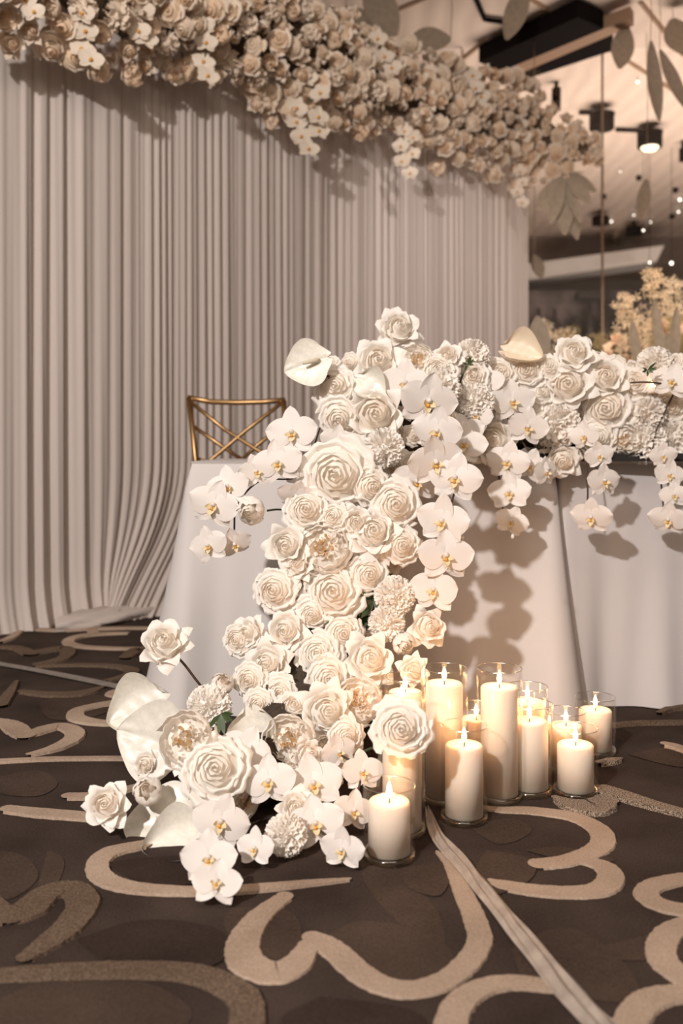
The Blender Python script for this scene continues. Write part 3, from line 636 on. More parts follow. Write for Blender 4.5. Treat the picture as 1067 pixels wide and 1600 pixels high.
# ------------------------------------------------------------------ candles
def candle(i, x, yb, d, H, wz, label, group='pillar candles in glass cylinders'):
    Y = HC*F/(yb-YH); p = G(x, yb); r = d/2/F*Y; g = empty('glass_cylinder', label+' (its clear glass cylinder)' if False else 'clear glass cylinder around the '+label, 'vase', Matrix.Translation(p), 'glass candle cylinders')
    t = .0028; b = MB(); b.lathe([(0,.0015),(r*.96,.0015),(r,.006),(r,H-.001)], 48); b.build('outer_wall', M['glass'], g)
    b = MB(); b.lathe([(r-t,H-.001),(r-t,.013),(r*.9,.010),(0,.010)], 48); b.build('inner_wall', M['glass'], g)
    b = MB(); b.lathe([(r-t,H-.0015),(r-t*.8,H),(r-t*.2,H),(r,H-.0015)], 48); b.build('rim', M['glassrim'], g)
    b = MB(); b.lathe([(r*.84,.002),(r*.985,.003),(r*.997,.008),(r*.985,.0145),(r*.84,.0125),(r*.84,.002)], 48); b.build('base_ring', M['glassbase'], g)
    rc = r*.80; c = empty('pillar_candle', label, 'candle', Matrix.Translation(p+Vector((0,0,.0125))), group); h = wz-.0125
    b = MB(); b.lathe([(0,0),(rc,0),(rc,h-.004),(rc-.003,h),(rc*.75,h-.001),(rc*.4,h-.004),(0,h-.005)], 40); b.build('wax', M['wax'], c)
    b = MB(); b.tube([(0,0,h-.008),(.0005,0,h+.004),(.002,0,h+.009)], [.0013,.0012,.0008], 6); b.build('wick', M['wick'], c)
    b = MB(); b.lathe([(0,h+.005),(.0022,h+.007),(.0048,h+.012),(.0056,h+.018),(.0044,h+.026),(.0018,h+.034),(0,h+.038)], 12); fl = b.build('flame', M['flame'], c)
    L = bpy.data.lights.new('candle_glow', 'POINT'); L.energy = .26; L.color = (1, .50, .22); L.shadow_soft_size = .012
    lo = bpy.data.objects.new('candle_glow', L); C.objects.link(lo); lo.parent = c; lo.location = (0,0,h+.040)
CD = [(608,1340,82,.145,.113,'short pillar candle in front, nearest the orchids'), (725,1281,74,.207,.164,'medium pillar candle standing forward between the two tall ones'),
      (780,1247,72,.301,.258,'tall pillar candle at the centre of the group'), (694,1249,72,.303,.268,'tall pillar candle left of centre, behind the medium one'),
      (628,1300,76,.303,.272,'tall pillar candle behind the hanging front rose'), (633,1236,66,.27,.235,'tall pillar candle at the back left, close to the roses'),
      (827,1237,72,.208,.168,'medium pillar candle right of the tall centre one'), (824,1198,64,.205,.168,'medium pillar candle at the back beside the tablecloth'),
      (899,1240,70,.155,.1165,'short pillar candle standing forward at right'), (930,1176,63,.149,.115,'short pillar candle furthest right and back'),
      (884,1203,62,.149,.114,'short pillar candle half hidden behind the right forward one'), (744,1192,60,.149,.115,'short pillar candle glimpsed between the two tall ones')]
for i, a in enumerate(CD): candle(i, *a)

# ------------------------------------------------------------------ flowers: the cascade
CORE = [(P(1120,672,3.0),.06),(P(960,672,2.98),.065),(P(800,670,2.95),.07),(P(660,665,2.86),.11),(P(590,700,2.78),.13),(P(560,800,2.70),.13),(P(545,900,2.66),.14),(P(520,990,2.58),.14),(P(490,1080,2.46),.14),(P(450,1150,2.30),.12),(P(400,1205,2.14),.09),(P(330,1235,2.05),.06),(P(290,1245,2.0),.03)]
def core_near(p):
    best = None
    for (a, ra), (c, rc) in zip(CORE[:-1], CORE[1:]):
        t = max(0, min(1, (p-a).dot(c-a)/(c-a).length_squared)); q = a.lerp(c, t); d = (p-q).length
        if best is None or d < best[0]: best = (d, q, ra+(rc-ra)*t)
    return best
b = MB(); cp = catmull([(*c, r_) for c, r_ in CORE], 6); rows = []
b.tube([Vector(c[:3]) for c in cp], [c[3]*(1+.12*math.sin(i*1.7)) for i, c in enumerate(cp)], 14)
for v in range(len(b.v)):
    x, y, z = b.v[v]; b.v[v] = (x+R.uniform(-.012,.012), y+R.uniform(-.012,.012), max(.004, z+R.uniform(-.012,.012)))
core = b.build('flower_foam', M['core']); tag(core, 'foam base inside the white cascade, coloured dark for the shade in its gaps', 'floral foam')
def depth(x, y):
    xs = [(490,2.80),(560,2.74),(640,2.60),(720,2.48),(800,2.44),(900,2.42),(1000,2.38),(1080,2.28),(1150,2.12),(1210,1.99),(1260,1.90),(1300,1.83),(1345,1.755),(1400,1.70)]
    yy = max(490, min(1399, y))
    for (a, da), (c, dc) in zip(xs[:-1], xs[1:]):
        if a <= yy <= c: base = da+(dc-da)*(yy-a)/(c-a); break
    if x > 700 and y < 830:
        k = min(1, (x-700)/80); base = base*(1-k)+(2.80+.10*(x-700)/367)*k
    return base
def facing(pos, tilt=None, jit=.28):
    d, q, r_ = core_near(pos); out = (pos-q).normalized() if d > 1e-4 else Vector((0,-1,0))
    toc = (Vector((0,0,HC))-pos).normalized()
    if tilt: return (toc+Vector((tilt[0], 0, tilt[1]))).normalized()
    v = toc*1.0+Vector((out.x*.55, 0, out.z*.45))+Vector((R.uniform(-jit,jit), 0, R.uniform(-jit,jit)+.06)); return v.normalized()
def bloom_tree(name, parts, label, cat, mtx, group, calyx=True):
    e = empty(name, label, cat, mtx, group)
    for n_, me in parts: link(n_, me, e)
    if calyx: link('calyx', CALYX, e)
    return e
cnt = [0]
def flower(kind, x, y, d, label=None, tilt=None, Y=None, group=None, stem=None, fix=None):
    if 'apricot heart on the lowest' in (label or ''): Y = 1.97
    if 'in front of the lowest left' in (label or ''): Y = 1.93
    Y = Y or depth(x, y); s = d/2/F*Y*1.13; pos = P(x, y, Y); n = facing(pos, tilt); cnt[0] += 1
    if fix is None: pos = pos-n*s*.35
    if pos.z < s*.8 and kind != 'anth': pos.z = max(pos.z, .5*s)
    mtx = frame(pos, n, s, R.uniform(0, 6.3))
    if kind == 'carn': e = bloom_tree('carnation', [('bloom', R.choice(CARN))], label, 'flower', mtx, group or 'white carnations in the table arrangement')
    else:
        nm = {'garden':'garden_rose','reflex':'reflexed_rose','english':'english_rose','bud':'rose_bud'}[kind]
        e = bloom_tree(nm, R.choice(ROSE[kind]), label, 'flower', mtx, group or 'white roses in the table arrangement')
    if stem:
        pts = [pos-n*s*.3]+[P(a, b_, Y+c_) for a, b_, c_ in stem]; q = catmull([tuple(p) for p in pts], 5)
        sb = MB(); sb.tube([Vector(p) for p in q], .0032, 6); o = wchild(sb.build('stem', M['twig']), e, mtx)
    return e
FL = [
 ('reflex',622,516,78,'ruffled white rose at the very top of the arrangement',(.15,.5)), ('reflex',591,567,88,'white rose with pointed petals just below the topmost rose',(0,.3)),
 ('garden',524,606,74,'tall creamy garden rose right of the upright anthurium',(-.2,.25)), ('garden',530,652,68,'creamy rose facing down under the tall garden rose',(-.1,-.2)),
 ('reflex',586,648,108,'large open rose with flung-back petals above the black tray',(0,.1)), ('carn',600,700,62,'ruffled carnation tucked beneath the large open rose',(0,-.2)),
 ('garden',525,742,124,'largest ruffled garden rose, left of the table edge',(-.15,.05)), ('garden',578,760,66,'rose half behind the right of the largest garden rose',(.3,0)),
 ('bud',394,797,62,'plump closed rose bud below the left orchid spray',(-.3,-.15)),
 ('garden',478,796,72,'flat ruffled rose under the left edge of the largest garden rose',(-.1,.1)), ('garden',522,808,56,'small rose below the largest garden rose',None),
 ('reflex',556,816,62,'pointed rose with angular outer petals in mid cascade',(0,.1)), ('garden',616,788,82,'creamy open rose left of the right orchid cascade',(.1,.05)),
 ('reflex',449,852,80,'pointed rose at the left rim with a tight spiral heart',(-.2,0)), ('english',507,857,80,'cup-shaped rose with golden centre in mid cascade',(-.1,.1)),
 ('garden',519,925,100,'big round rosette rose at the middle of the cascade',(-.05,.1)), ('garden',430,922,74,'round rose left of the big round rosette',(-.35,0)),
 ('reflex',465,884,56,'folded petals of a rose between the pointed rose and the big rosette',None), ('reflex',583,832,92,'wide open rose with broad flat petals in mid cascade',(0,.2)),
 ('garden',626,852,64,'spiral rose next to the fourth orchid of the right cascade',(.2,0)), ('garden',575,897,68,'rose between the big rosette and the carnation',(.1,0)),
 ('carn',617,931,62,'fluffy carnation beside the dark green leaf gap',(.15,.1)), ('carn',604,974,56,'warm-lit carnation below the leaf gap',(.1,-.1)),
 ('garden',535,990,62,'warm-lit small rose below the leaf gap',(.1,0)), ('reflex',448,986,76,'open rose at the left rim above the stemmed rose',(-.3,0)),
 ('garden',496,1022,74,'square-looking rose in the lower middle cascade',(-.1,.1)), ('reflex',576,1030,92,'wide rose with folded petals above the candle flames',(.15,.1)),
 ('garden',512,1060,72,'cream rose glowing from the candles in the lower cascade',(.1,-.05)), ('reflex',668,979,68,'lone white rose jutting right over the tall candles',(.35,0)),
 ('bud',629,1004,48,'narrow rose glowing warm above the back left candle',(.3,-.3)), ('reflex',391,990,60,'small spiky rose on the left shoulder of the cascade',(-.5,0)),
 ('reflex',420,1036,78,'rose with a drooping broad petal at the left rim',(-.3,-.1)), ('garden',391,1062,58,'rose low on the left rim beside the thin stem',(-.4,-.1)),
 ('garden',438,1082,60,'shaded rose above the small calla-like anthurium',(-.2,0)), ('garden',487,958,54,'rose half behind the big round rosette',(-.1,-.2)),
 ('reflex',646,1048,54,'soft rose behind the flames of the left candles',(.1,0)), ('garden',373,1000,58,'outermost rose on the left shoulder near the tablecloth',(-.5,0)),
 ('reflex',510,1112,98,'large open rose at the foot of the cascade',(.1,.1)), ('english',559,1096,72,'cup-shaped rose beside the glass of the left candle',(.1,.15)),
 ('english',452,1156,78,'cup rose with many petals above the floor orchids',(-.1,.05)), ('reflex',462,1262,66,'small rose among the orchids close to the carpet',(0,.15)),
 ('carn',447,1304,64,'carnation resting on the carpet under the small rose',(0,.0)), ('english',293,1156,86,'cup rose with apricot heart on the lowest left cluster',(-.25,.15)),
 ('garden',335,1202,108,'large round rose in front of the lowest left cluster',(-.05,.1)), ('bud',232,1238,62,'slender rose over the lower anthurium, pointing left',(-.2,.3)),
 ('reflex',229,1194,50,'rose peeking under the big cream anthurium',(-.3,-.1)), ('reflex',168,1258,80,'furthest left rose resting on the carpet',(-.3,.1)),
 ('carn',327,1104,68,'round carnation behind the lowest left cluster',(0,.2)), ('bud',346,1072,50,'half closed rose with green sepals behind the round carnation',(.1,.6)),
 ('garden',458,1108,66,'shaded full rose above and right of the ivory anthurium',None), ('reflex',480,1180,58,'rose mostly covered by the floor orchids',None), ('garden',540,1150,56,'small rose below the two cup roses by the glass',(.2,-.1)), ('garden',405,1100,50,'little shaded rose at the tip of the thin dark stem',(-.3,-.1)),
 # along the table
 ('carn',738,555,54,'fluffy carnation with green calyx on top of the table flowers',(.2,.5)), ('carn',741,628,60,'carnation in the middle of the table flowers',(0,.1)), ('carn',688,606,62,'carnation between the large open rose and the creamy rose',(0,.2)),
 ('garden',683,580,62,'creamy rose behind the top orchids',(0,.4)), ('garden',737,590,56,'cream rose under the green stem tip',(0,.2)), ('reflex',700,560,58,'pale rose at the skyline left of the green calyx',(-.1,.5)),
 ('garden',780,585,58,'rose below the pale yellow calla',(0,.4)), ('garden',820,582,64,'upright rose right below the pale yellow calla',(0,.35)), ('reflex',771,688,92,'broad open rose hanging over the table edge',(0,0)),
 ('reflex',896,556,78,'spiky rose topping the middle of the table flowers',(.1,.5)), ('reflex',886,602,98,'big open rose under the spiky one on the table',(0,.15)), ('garden',842,616,54,'small rose left of the big open table rose',None),
 ('reflex',945,592,80,'wide rose right of the big open table rose',(.1,.3)), ('garden',945,638,88,'full rose in front on the right half of the table',(0,.05)), ('carn',868,664,74,'ruffled carnation hanging over the tray',(0,0)),
 ('reflex',879,718,66,'pointed rose hanging just over the cloth edge',(0,-.2)), ('garden',934,682,64,'rose above the middle hanging orchid spray',(0,-.1)), ('english',973,688,56,'cream cup rose at the tray edge',(0,-.1)),
 ('carn',1004,690,70,'carnation touching the right cloth edge',(0,-.1)), ('carn',1024,568,56,'carnation with dark green calyx at the right skyline',(.1,.5)), ('carn',1007,645,64,'carnation at the right side of the table',(0,.1)),
 ('garden',1046,634,64,'rose at the right border of the picture',(.1,.1)), ('carn',1050,688,66,'ruffled bloom low at the right border',(.1,-.1)), ('garden',990,600,60,'rose beside the curved dark stem on the table',(0,.4)),
 ('garden',855,575,54,'low rose between calla and spiky rose',(0,.4)), ('english',650,566,56,'cream rose behind the topmost rose',(0,.5)), ('garden',830,640,56,'rose hidden partly behind the middle orchids',None),
 ('garden',1085,660,74,'rose just outside the right border',None),
]
for k, x, y, d, lab, tl in FL: flower(k, x, y, d, lab, tl)
flower('reflex', 256, 1008, 88, 'single white rose leaning left on a long dark stem', (-.1,.55), Y=2.25, stem=[(280,1030,0),(303,1058,.0),(320,1083,.02),(345,1140,.03)])
# filler blooms behind
fb_ = FL
def fzone(x, y):
    if x > 650 and y < 700:
        a = ' left of calla' if x < 780 else ' under the spiky rose' if x < 900 else ' above the bare stem' if x < 980 else ' near the right border'
        return ' high'+a if y < 630 else ' low'+a
    for l_, t in ((640,' below the topmost rose'),(740,' around the large open rose'),(830,' under the largest rose'),(900,' by the golden-centred rose'),(970,' by the big rosette'),(1050,' by the leaf gap'),(1120,' by the flames'),(1200,' above the floor orchids')):
        if y < l_: return t
    return ' near the carpet'
def filler(n, region, label, group):
    k = 0; tries = 0; placed = []
    while k < n and tries < 4000:
        tries += 1; x, y = region(); pos0 = P(x, y, depth(x, y)+.07); d, q, r_ = core_near(pos0)
        if any((pos0-p).length < .055 for p in placed): continue
        placed.append(pos0); s = R.uniform(.032,.044); n_ = facing(pos0, None, .5); mtx = frame(pos0-n_*s*.6, n_, s, R.uniform(0,6.3))
        if pos0.z < s: continue
        o = link('rose', R.choice(FILL)); o.matrix_world = mtx; later(o, x, label, label+fzone(x, y), 'flower', group); k += 1
def reg_casc():
    t = R.random(); y = 560+t*720; cx = {0:600}; pts = [(560,590),(640,585),(740,570),(850,545),(950,535),(1050,500),(1130,480),(1200,430),(1280,400)]
    for (a, ca), (c, cc) in zip(pts[:-1], pts[1:]):
        if a <= y <= c: m_ = ca+(cc-ca)*(y-a)/(c-a); break
    w_ = 75 if y < 1100 else (100 if y < 1220 else 90); return m_+R.uniform(-w_, w_), y
filler(95, reg_casc, 'hidden white roses', 'white roses filling the cascade')
filler(75, lambda: (R.uniform(650,1110), R.uniform(565,696)), 'white roses tucked between table blooms', 'white roses filling the table row')

# orchids
def blossom(parent, pm, x, y, d, Y, tilt=None, roll=None):
    s = d/2/F*Y*1.02; pos = P(x, y, Y); toc = (Vector((0,0,HC))-pos).normalized()
    tl = tilt or (R.uniform(-.5,.5), R.uniform(-.35,.3)); n = (toc+Vector((tl[0],0,tl[1]))).normalized()
    m = frame(pos, n, s, R.uniform(-.35,.35) if roll is None else roll); A = R.choice(ORCH)
    o = link('orchid_blossom', A[0], parent); o.matrix_parent_inverse = pm.inverted(); o.matrix_basis = m
    for nm, me in (('orchid_petal', A[1]), ('orchid_petal', A[2]), ('lip', A[3])): link(nm, me, o)
    return pos, n, s
def spray(pts, label, dY=-.03, stempts=None, tip=None):
    x0, y0 = pts[0][:2]; Y0 = (pts[0][3] if len(pts[0]) > 3 and pts[0][3] else depth(x0, y0)+dY); pm = Matrix.Translation(P(x0, y0, Y0)); e = empty('orchid_spray', label, 'orchid', pm, 'white orchid sprays')
    st = []
    for a in pts:
        Y = (a[3] if len(a) > 3 and a[3] else depth(a[0], a[1])+dY)
        if a[1]+a[2]/2 > 1290: Y = min(Y, HC*F/(a[1]+a[2]*.45-YH))
        pos, n, s = blossom(e, pm, a[0], a[1], a[2], Y, a[4] if len(a) > 4 else None, a[5] if len(a) > 5 else None); st.append(pos-n*s*.28)
    if stempts: st = [P(*q) for q in stempts]
    if len(st) > 1:
        b = MB(); q = catmull([tuple(p) for p in st], 6); b.tube([Vector(p) for p in q], .0027, 6); wchild(b.build('stem', M['twig']), e, pm)
        if tip:
            for (x, y, d) in tip:
                bb = MB(); bb.lathe([(0,-1),(.6,-.75),(.75,0),(.5,.7),(0,1)], 10); o = bb.build('orchid_bud', M['orchid']); o.parent = e; o.matrix_parent_inverse = pm.inverted(); Y = depth(x, y)+dY; o.matrix_basis = Matrix.Translation(P(x, y, Y)) @ Matrix.Scale(d/2/F*Y, 4)
    return e
spray([(633,600,80,2.60),(668,628,96,2.50),(684,674,84,2.47),(680,722,90,2.43),(711,748,86,2.42),(692,815,88,2.41),(696,870,90,2.38),(679,922,84,2.38)], 'long orchid spray hanging down the right rim of the cascade', tip=[(722,838,10),(728,858,12),(716,790,8)])
spray([(724,694,74,2.62,(.2,.1)),(652,752,80,2.5,(-.1,-.35))], 'two orchid blossoms beside the top of the long right spray')
spray([(472,737,62,2.55,(-.1,.1)),(434,724,80,2.48,(-.2,.1)),(400,738,58,2.48,(.3,.2)),(357,762,72,2.46,(-.4,.2)),(334,790,84,2.44,(-.35,-.05)),(326,853,66,2.44,(-.5,-.1)),(366,850,58,2.46,(.2,-.5))], 'orchid spray arching left over the tablecloth', stempts=[(500,735,2.6),(455,748,2.55),(405,752,2.52),(370,790,2.5),(365,832,2.5),(352,838,2.5)])
spray([(457,677,84,2.55,(-.3,.15)),(526,688,54,2.55,(.1,-.1))], 'orchid pair left of the large open rose on the chair side', stempts=[(500,668,2.6),(495,684,2.57),(490,700,2.57)])
spray([(462,774,60,2.45,(0,-.75))], 'orchid seen edge-on under the largest garden rose')
spray([(800,628,76,2.76),(824,668,66,2.74,(.3,0)),(793,722,70,2.72,(-.2,0)),(828,728,60,2.74,(.2,.1)),(796,770,68,2.70,(-.2,.1)),(799,815,54,2.70,(-.1,-.1))], 'orchid spray hanging over the cloth left of the seam', stempts=[(800,630,2.82),(795,690,2.78),(780,735,2.76),(783,770,2.75),(786,800,2.75)], tip=[(801,838,8)])
spray([(852,738,52,2.74,(.9,0)),(758,596,60,2.76,(0,.3))], 'side-turned orchid between two hanging clusters')
spray([(913,682,52,2.76),(936,712,48,2.74),(943,752,60,2.72,(.6,0)),(924,808,66,2.72,(-.3,-.4))], 'orchid spray hanging on a bare dark stem over the grey cloth', stempts=[(893,686,2.80),(912,712,2.78),(918,760,2.76),(917,795,2.76)])
spray([(1050,596,64,2.78,(0,.2)),(1036,712,44,2.80),(1046,742,50,2.79,(.3,0)),(1053,774,46,2.78,(.2,0)),(1044,812,62,2.77,(-.2,-.4))], 'pinkish orchid spray hanging at the right border', stempts=[(1060,600,2.86),(1020,690,2.84),(1032,750,2.83),(1037,800,2.82)])
spray([(727,676,62,2.66,(.2,.1)),(745,650,54,2.7)], 'orchid pair right of the long spray, over the tray')
spray([(382,1174,84,2.02,(-.1,.1)),(420,1222,88,1.95,(-.2,0)),(344,1286,92,1.86,(.05,0)),(326,1342,88,1.76,(-.05,.1)),(338,1380,80,1.69,(0,.5)),(399,1326,66,1.78,(-.6,0))], 'orchid spray trailing onto the carpet at the front left', stempts=[(400,1160,2.1),(400,1220,2.02),(370,1280,1.92),(345,1330,1.83),(340,1370,1.75)])
spray([(490,1226,96,1.97,(0,.1)),(493,1288,92,1.88,(0,0)),(535,1328,74,1.80,(-.4,-.3))], 'orchid spray touching the carpet beside the front candle')
spray([(529,1176,62,2.06),(566,1206,68,1.99,(.3,0)),(552,1268,70,1.93,(.4,0))], 'warm-lit orchid spray close to the front candle glass')
spray([(600,618,60,2.66,(.2,.1))], 'single orchid between the topmost roses')

# anthuriums and calla
def spathe_mesh(curl=.25, m='anth', roll=0.):
    b = MB(); rows = []; nu, nv = 25, 30
    for j in range(nv+1):
        v = j/nv; wv = 1.0*max(0, math.sin(PI*min(1, (.02+.98*v)**.80)))**.62*(1-.12*v)+.002; row = []
        for k in range(nu):
            u = 2*k/(nu-1)-1; x = u*wv; y = .68-1.60*v+.24*math.sin(PI*min(1, abs(u)*1.05))*(1-v)**3-.10*v**8
            z = curl*x*x*(1+.6*u*u)-.05*math.exp(-(u/.12)**2)+.035*math.sin(5*v+2.5*u)*abs(u)+.007*math.sin(v*26-abs(u)*9)+.12*curl*(v**4)
            if roll: z += roll*max(0, abs(u)-.55)**1.5*2.2; x *= 1-roll*.35*max(0, abs(u)-.5)
            row.append((x, y, z))
        rows.append(row)
    b.grid(rows); return b.mesh('spathe', M[m])
SP = [spathe_mesh(.16), spathe_mesh(.38, roll=.3), spathe_mesh(.6, roll=.9)]
def anth(x, y, d, Y, n, roll, label, cm=0, stem=None, spadix=True, sc=(1,1,1), mm=None):
    s = d/2/F*Y; pos = P(x, y, Y); mtx = frame(pos, n, s, roll) @ Matrix.Diagonal((*sc, 1)); e = empty('anthurium', label, 'flower', mtx)
    me = SP[cm]
    if mm: me = spathe_mesh(.42, mm, .3)
    link('spathe', me, e)
    if spadix: b = MB(); b.tube([(0,.42,.05),(0,.28,.14),(0,.05,.24),(0,-.20,.32)], [.06,.09,.085,.05], 10); b.build('spadix', M['spadix'], e)
    if stem: b = MB(); b.tube([Vector(q) for q in catmull([tuple(P(*q)) for q in stem], 5)], .004, 7); wchild(b.build('stem', M['twig']), e, mtx)
    return e
anth(483,568,82,2.62,(-.12,-1,.12),-1.25,'upright white anthurium with pale spadix at the top left of the arrangement', 0, [(505,585,2.63),(520,592,2.66),(560,615,2.72)])
anth(577,604,62,2.60,(-.1,-1,.3),.9,'small white anthurium between the upper roses',1,spadix=False)
anth(243,1158,134,2.17,(-.25,-1,.35),-1.75,'large cream anthurium on the lowest left cluster',0,[(300,1165,2.15),(345,1190,2.2)],spadix=False)
anth(222,1110,108,2.33,(-.3,-.9,.6),-1.1,'curled anthurium behind the large cream one',1,[(262,1125,2.2),(330,1150,2.25)],spadix=False)
anth(399,1140,86,2.14,(-.1,-1,.15),.25,'rounded ivory anthurium standing behind the front orchids',1,spadix=False)
anth(262,1290,140,1.94,(-.1,-.72,.8),-1.5,'broad cream anthurium lying low over the carpet',0,[(300,1262,1.98),(345,1240,2.0)])
anth(280,1322,112,1.88,(.0,-.6,.9),-1.35,'lower anthurium leaf just above the carpet scroll',1,spadix=False)
anth(812,553,72,2.84,(-.1,-.9,.55),1.25,'pale yellow calla lying on the skyline of the table flowers',2,spadix=False,mm='calla')
# green leaves and stems
def leafy(name, label, pts, cat='leaf', L=.05, n=7, seed=1, Y=None):
    rr = random.Random(seed); x, y = pts; Y = Y or depth(x, y); base = P(x, y, Y); e = empty(name, label, cat, Matrix.Translation(base))
    for i in range(n):
        a = rr.uniform(0, 2*PI); d = Vector((math.cos(a), -.5, math.sin(a))).normalized(); l = L*rr.uniform(.6,1.1); sd = d.cross(Vector((0,1,0))).normalized()*l*.14
        b = MB(); up = Vector((0,-.15,0))*l
        b.add([(0,0,0), d*l*.4+sd, d*l*.4-sd, d*l*.75+sd*.7+up, d*l*.75-sd*.7+up, d*l+up], [(0,1,2),(1,3,4,2),(3,5,4)]); b.build('leaf', M['leaf'], e)
leafy('green_leaf_tuft', 'dark green leaf tuft in the gap right of the big rosette', (583,940), n=9, seed=3, Y=2.44, L=.055)
leafy('green_leaf_tuft', 'thin green leaves below the big rosette', (563,970), n=7, seed=4, Y=2.46, L=.04)
leafy('green_leaf_tuft', 'small green leaf tuft by the left stem of the low cluster', (345,1115), n=6, seed=5, Y=2.16, L=.045)
def twig(pts, label, r_=.003, m='twig'):
    q = catmull([tuple(P(*p)) for p in pts], 6); b = MB(); b.tube([Vector(p) for p in q], r_, 6); return tag(b.build('dark_twig', M[m]), label, 'stem')
twig([(415,1112,2.28),(412,1095,2.26),(418,1070,2.27)], 'thin dark stem rising at the left rim behind the ivory anthurium')
twig([(985,598,2.80),(1003,597,2.78),(1022,598,2.78),(1042,600,2.8)], 'curved dark stem over the right half of the table flowers')
twig([(418,798,2.45),(435,796,2.5),(460,800,2.6)], 'green stem of the plump bud reaching into the cascade', m='stem')
twig([(716,606,2.76),(722,590,2.74),(729,576,2.74)], 'green stem under the top carnation', .004, 'stem')
leafy('green_calyx_tip', 'bright green calyx on the skyline under the top carnation', (731,570), n=8, L=.026, seed=8, Y=2.70)
leafy('green_calyx_tip', 'dark green calyx under the right skyline carnation', (1012,578), n=8, L=.03, seed=9, Y=2.74)
twig([(640,1150,2.2),(600,1165,2.15),(585,1172,2.12)], 'green stem holding the front rose before the candle', .003, 'stem')
flower('garden', 626, 1139, 92, 'round white rose held in front of the tall left candle glass', (.0,.02), Y=1.86)
twig([(565,1175,2.05),(590,1165,1.98),(618,1145,1.93)], 'short green stem behind the round rose at the candle', .003, 'stem')

# ------------------------------------------------------------------ garland over the drape
LOW = [(-60,60),(0,70),(60,68),(105,88),(150,112),(200,122),(300,122),(350,132),(400,165),(440,175),(480,190),(530,196),(560,206),(600,205),(640,226),(680,232),(720,250),(760,268),(800,290),(830,300),(870,296),(900,280),(925,250),(950,250)]
UP = [(-60,-220),(300,-120),(430,-55),(500,-20),(520,0),(560,28),(600,62),(650,72),(700,92),(730,108),(800,118),(830,122),(870,172),(900,190),(930,215),(950,240)]
def ip(T_, x):
    for (a, da), (c, dc) in zip(T_[:-1], T_[1:]):
        if a <= x <= c: return da+(dc-da)*(x-a)/(c-a)
    return T_[-1][1]
def drapeY(x):      # depth of the drape plane at image column x
    k = (x-533.5)/F; t = (k*P0.y-P0.x)/(DIRC.x-k*DIRC.y); return P0.y+DIRC.y*t
cr = []
for x in range(-60, 921, 35):
    Y = drapeY(min(x, 838))-.06; lo_, up_ = ip(LOW, x), ip(UP, x); r_ = max(.05, (lo_-up_)/2/F*Y*.66); c = P(x, (lo_+up_)/2, Y); cr.append((*c, min(r_*.62, .20)))
b = MB(); b.tube([Vector(c[:3]) for c in cr], [c[3]*(1+.1*math.sin(i*2.1)) for i, c in enumerate(cr)], 14)
sf = [1, .55]
for v in range(len(b.v)): x, y, z = b.v[v]; b.v[v] = (x+R.uniform(-.03,.03), y+R.uniform(-.03,.03), z+R.uniform(-.03,.03))
tag(b.build('garland_base', M['garl_core']), 'brown foam base inside the long garland over the drape', 'floral foam')
placed = []
kinds = ['garden','reflex','english','garden','bud','reflex','carn']
GL = {'garden':('garden_rose','full ivory rose in the garland over the drape','full ivory roses in the garland'), 'reflex':('reflexed_rose','open-petalled rose in the garland over the drape','open roses in the garland'),
      'english':('english_rose','rose with apricot heart in the garland over the drape','apricot-hearted roses in the garland'), 'bud':('rose_bud','closed rose in the garland over the drape','closed roses in the garland'),
      'carn':('carnation','ruffled carnation in the garland over the drape','carnations in the garland')}
SHORT = {'garden':'full ivory roses','reflex':'open ivory roses','english':'apricot-hearted roses','bud':'closed ivory roses','carn':'ruffled carnations'}
def zone(x):
    for lim_, t in ((90,'at the garland left end'),(210,'by the left orchid sprays'),(330,'by the narrow orchid spray'),(430,'above the lone bud'),(540,'by the long orchid cluster'),(650,'by the slim orchid cluster'),(760,'under the black fitting'),(850,'over the drape edge')):
        if x < lim_: return t
    return 'at the garland right tip'
gn = 0
for tries in range(14000):
    x = R.uniform(-45, 935); lo_, up_ = ip(LOW, x), ip(UP, x); v = R.random(); y = up_+(lo_-up_)*v
    if y < -70: continue
    Y = drapeY(min(x, 838))-.10-.26*math.sin(PI*max(.1, min(.9, v)))-R.uniform(0,.05)
    p = P(x, y, Y); lim = .088
    if any((p-q).length < lim for q in placed): continue
    placed.append(p); k = R.choice(kinds); s = R.uniform(.056,.076)*(1.12 if k == 'garden' else 1)*(.85 if k in ('bud','english') else 1)
    n = (Vector((0,0,HC))-p).normalized()+Vector((R.uniform(-.5,.5), 0, R.uniform(-.35,.45)+(v-.5)*-.5))
    o = link(GL[k][0], GCARN if k == 'carn' else R.choice(GARL[k])); o.matrix_world = frame(p-n.normalized()*s*.4, n, s, R.uniform(0,6.3)); later(o, x, k, ('upper ' if v < .36 else 'middle ' if v < .68 else 'lower ')+SHORT[k]+' '+zone(x), 'flower', GL[k][2]); gn += 1
    if gn > 520: break
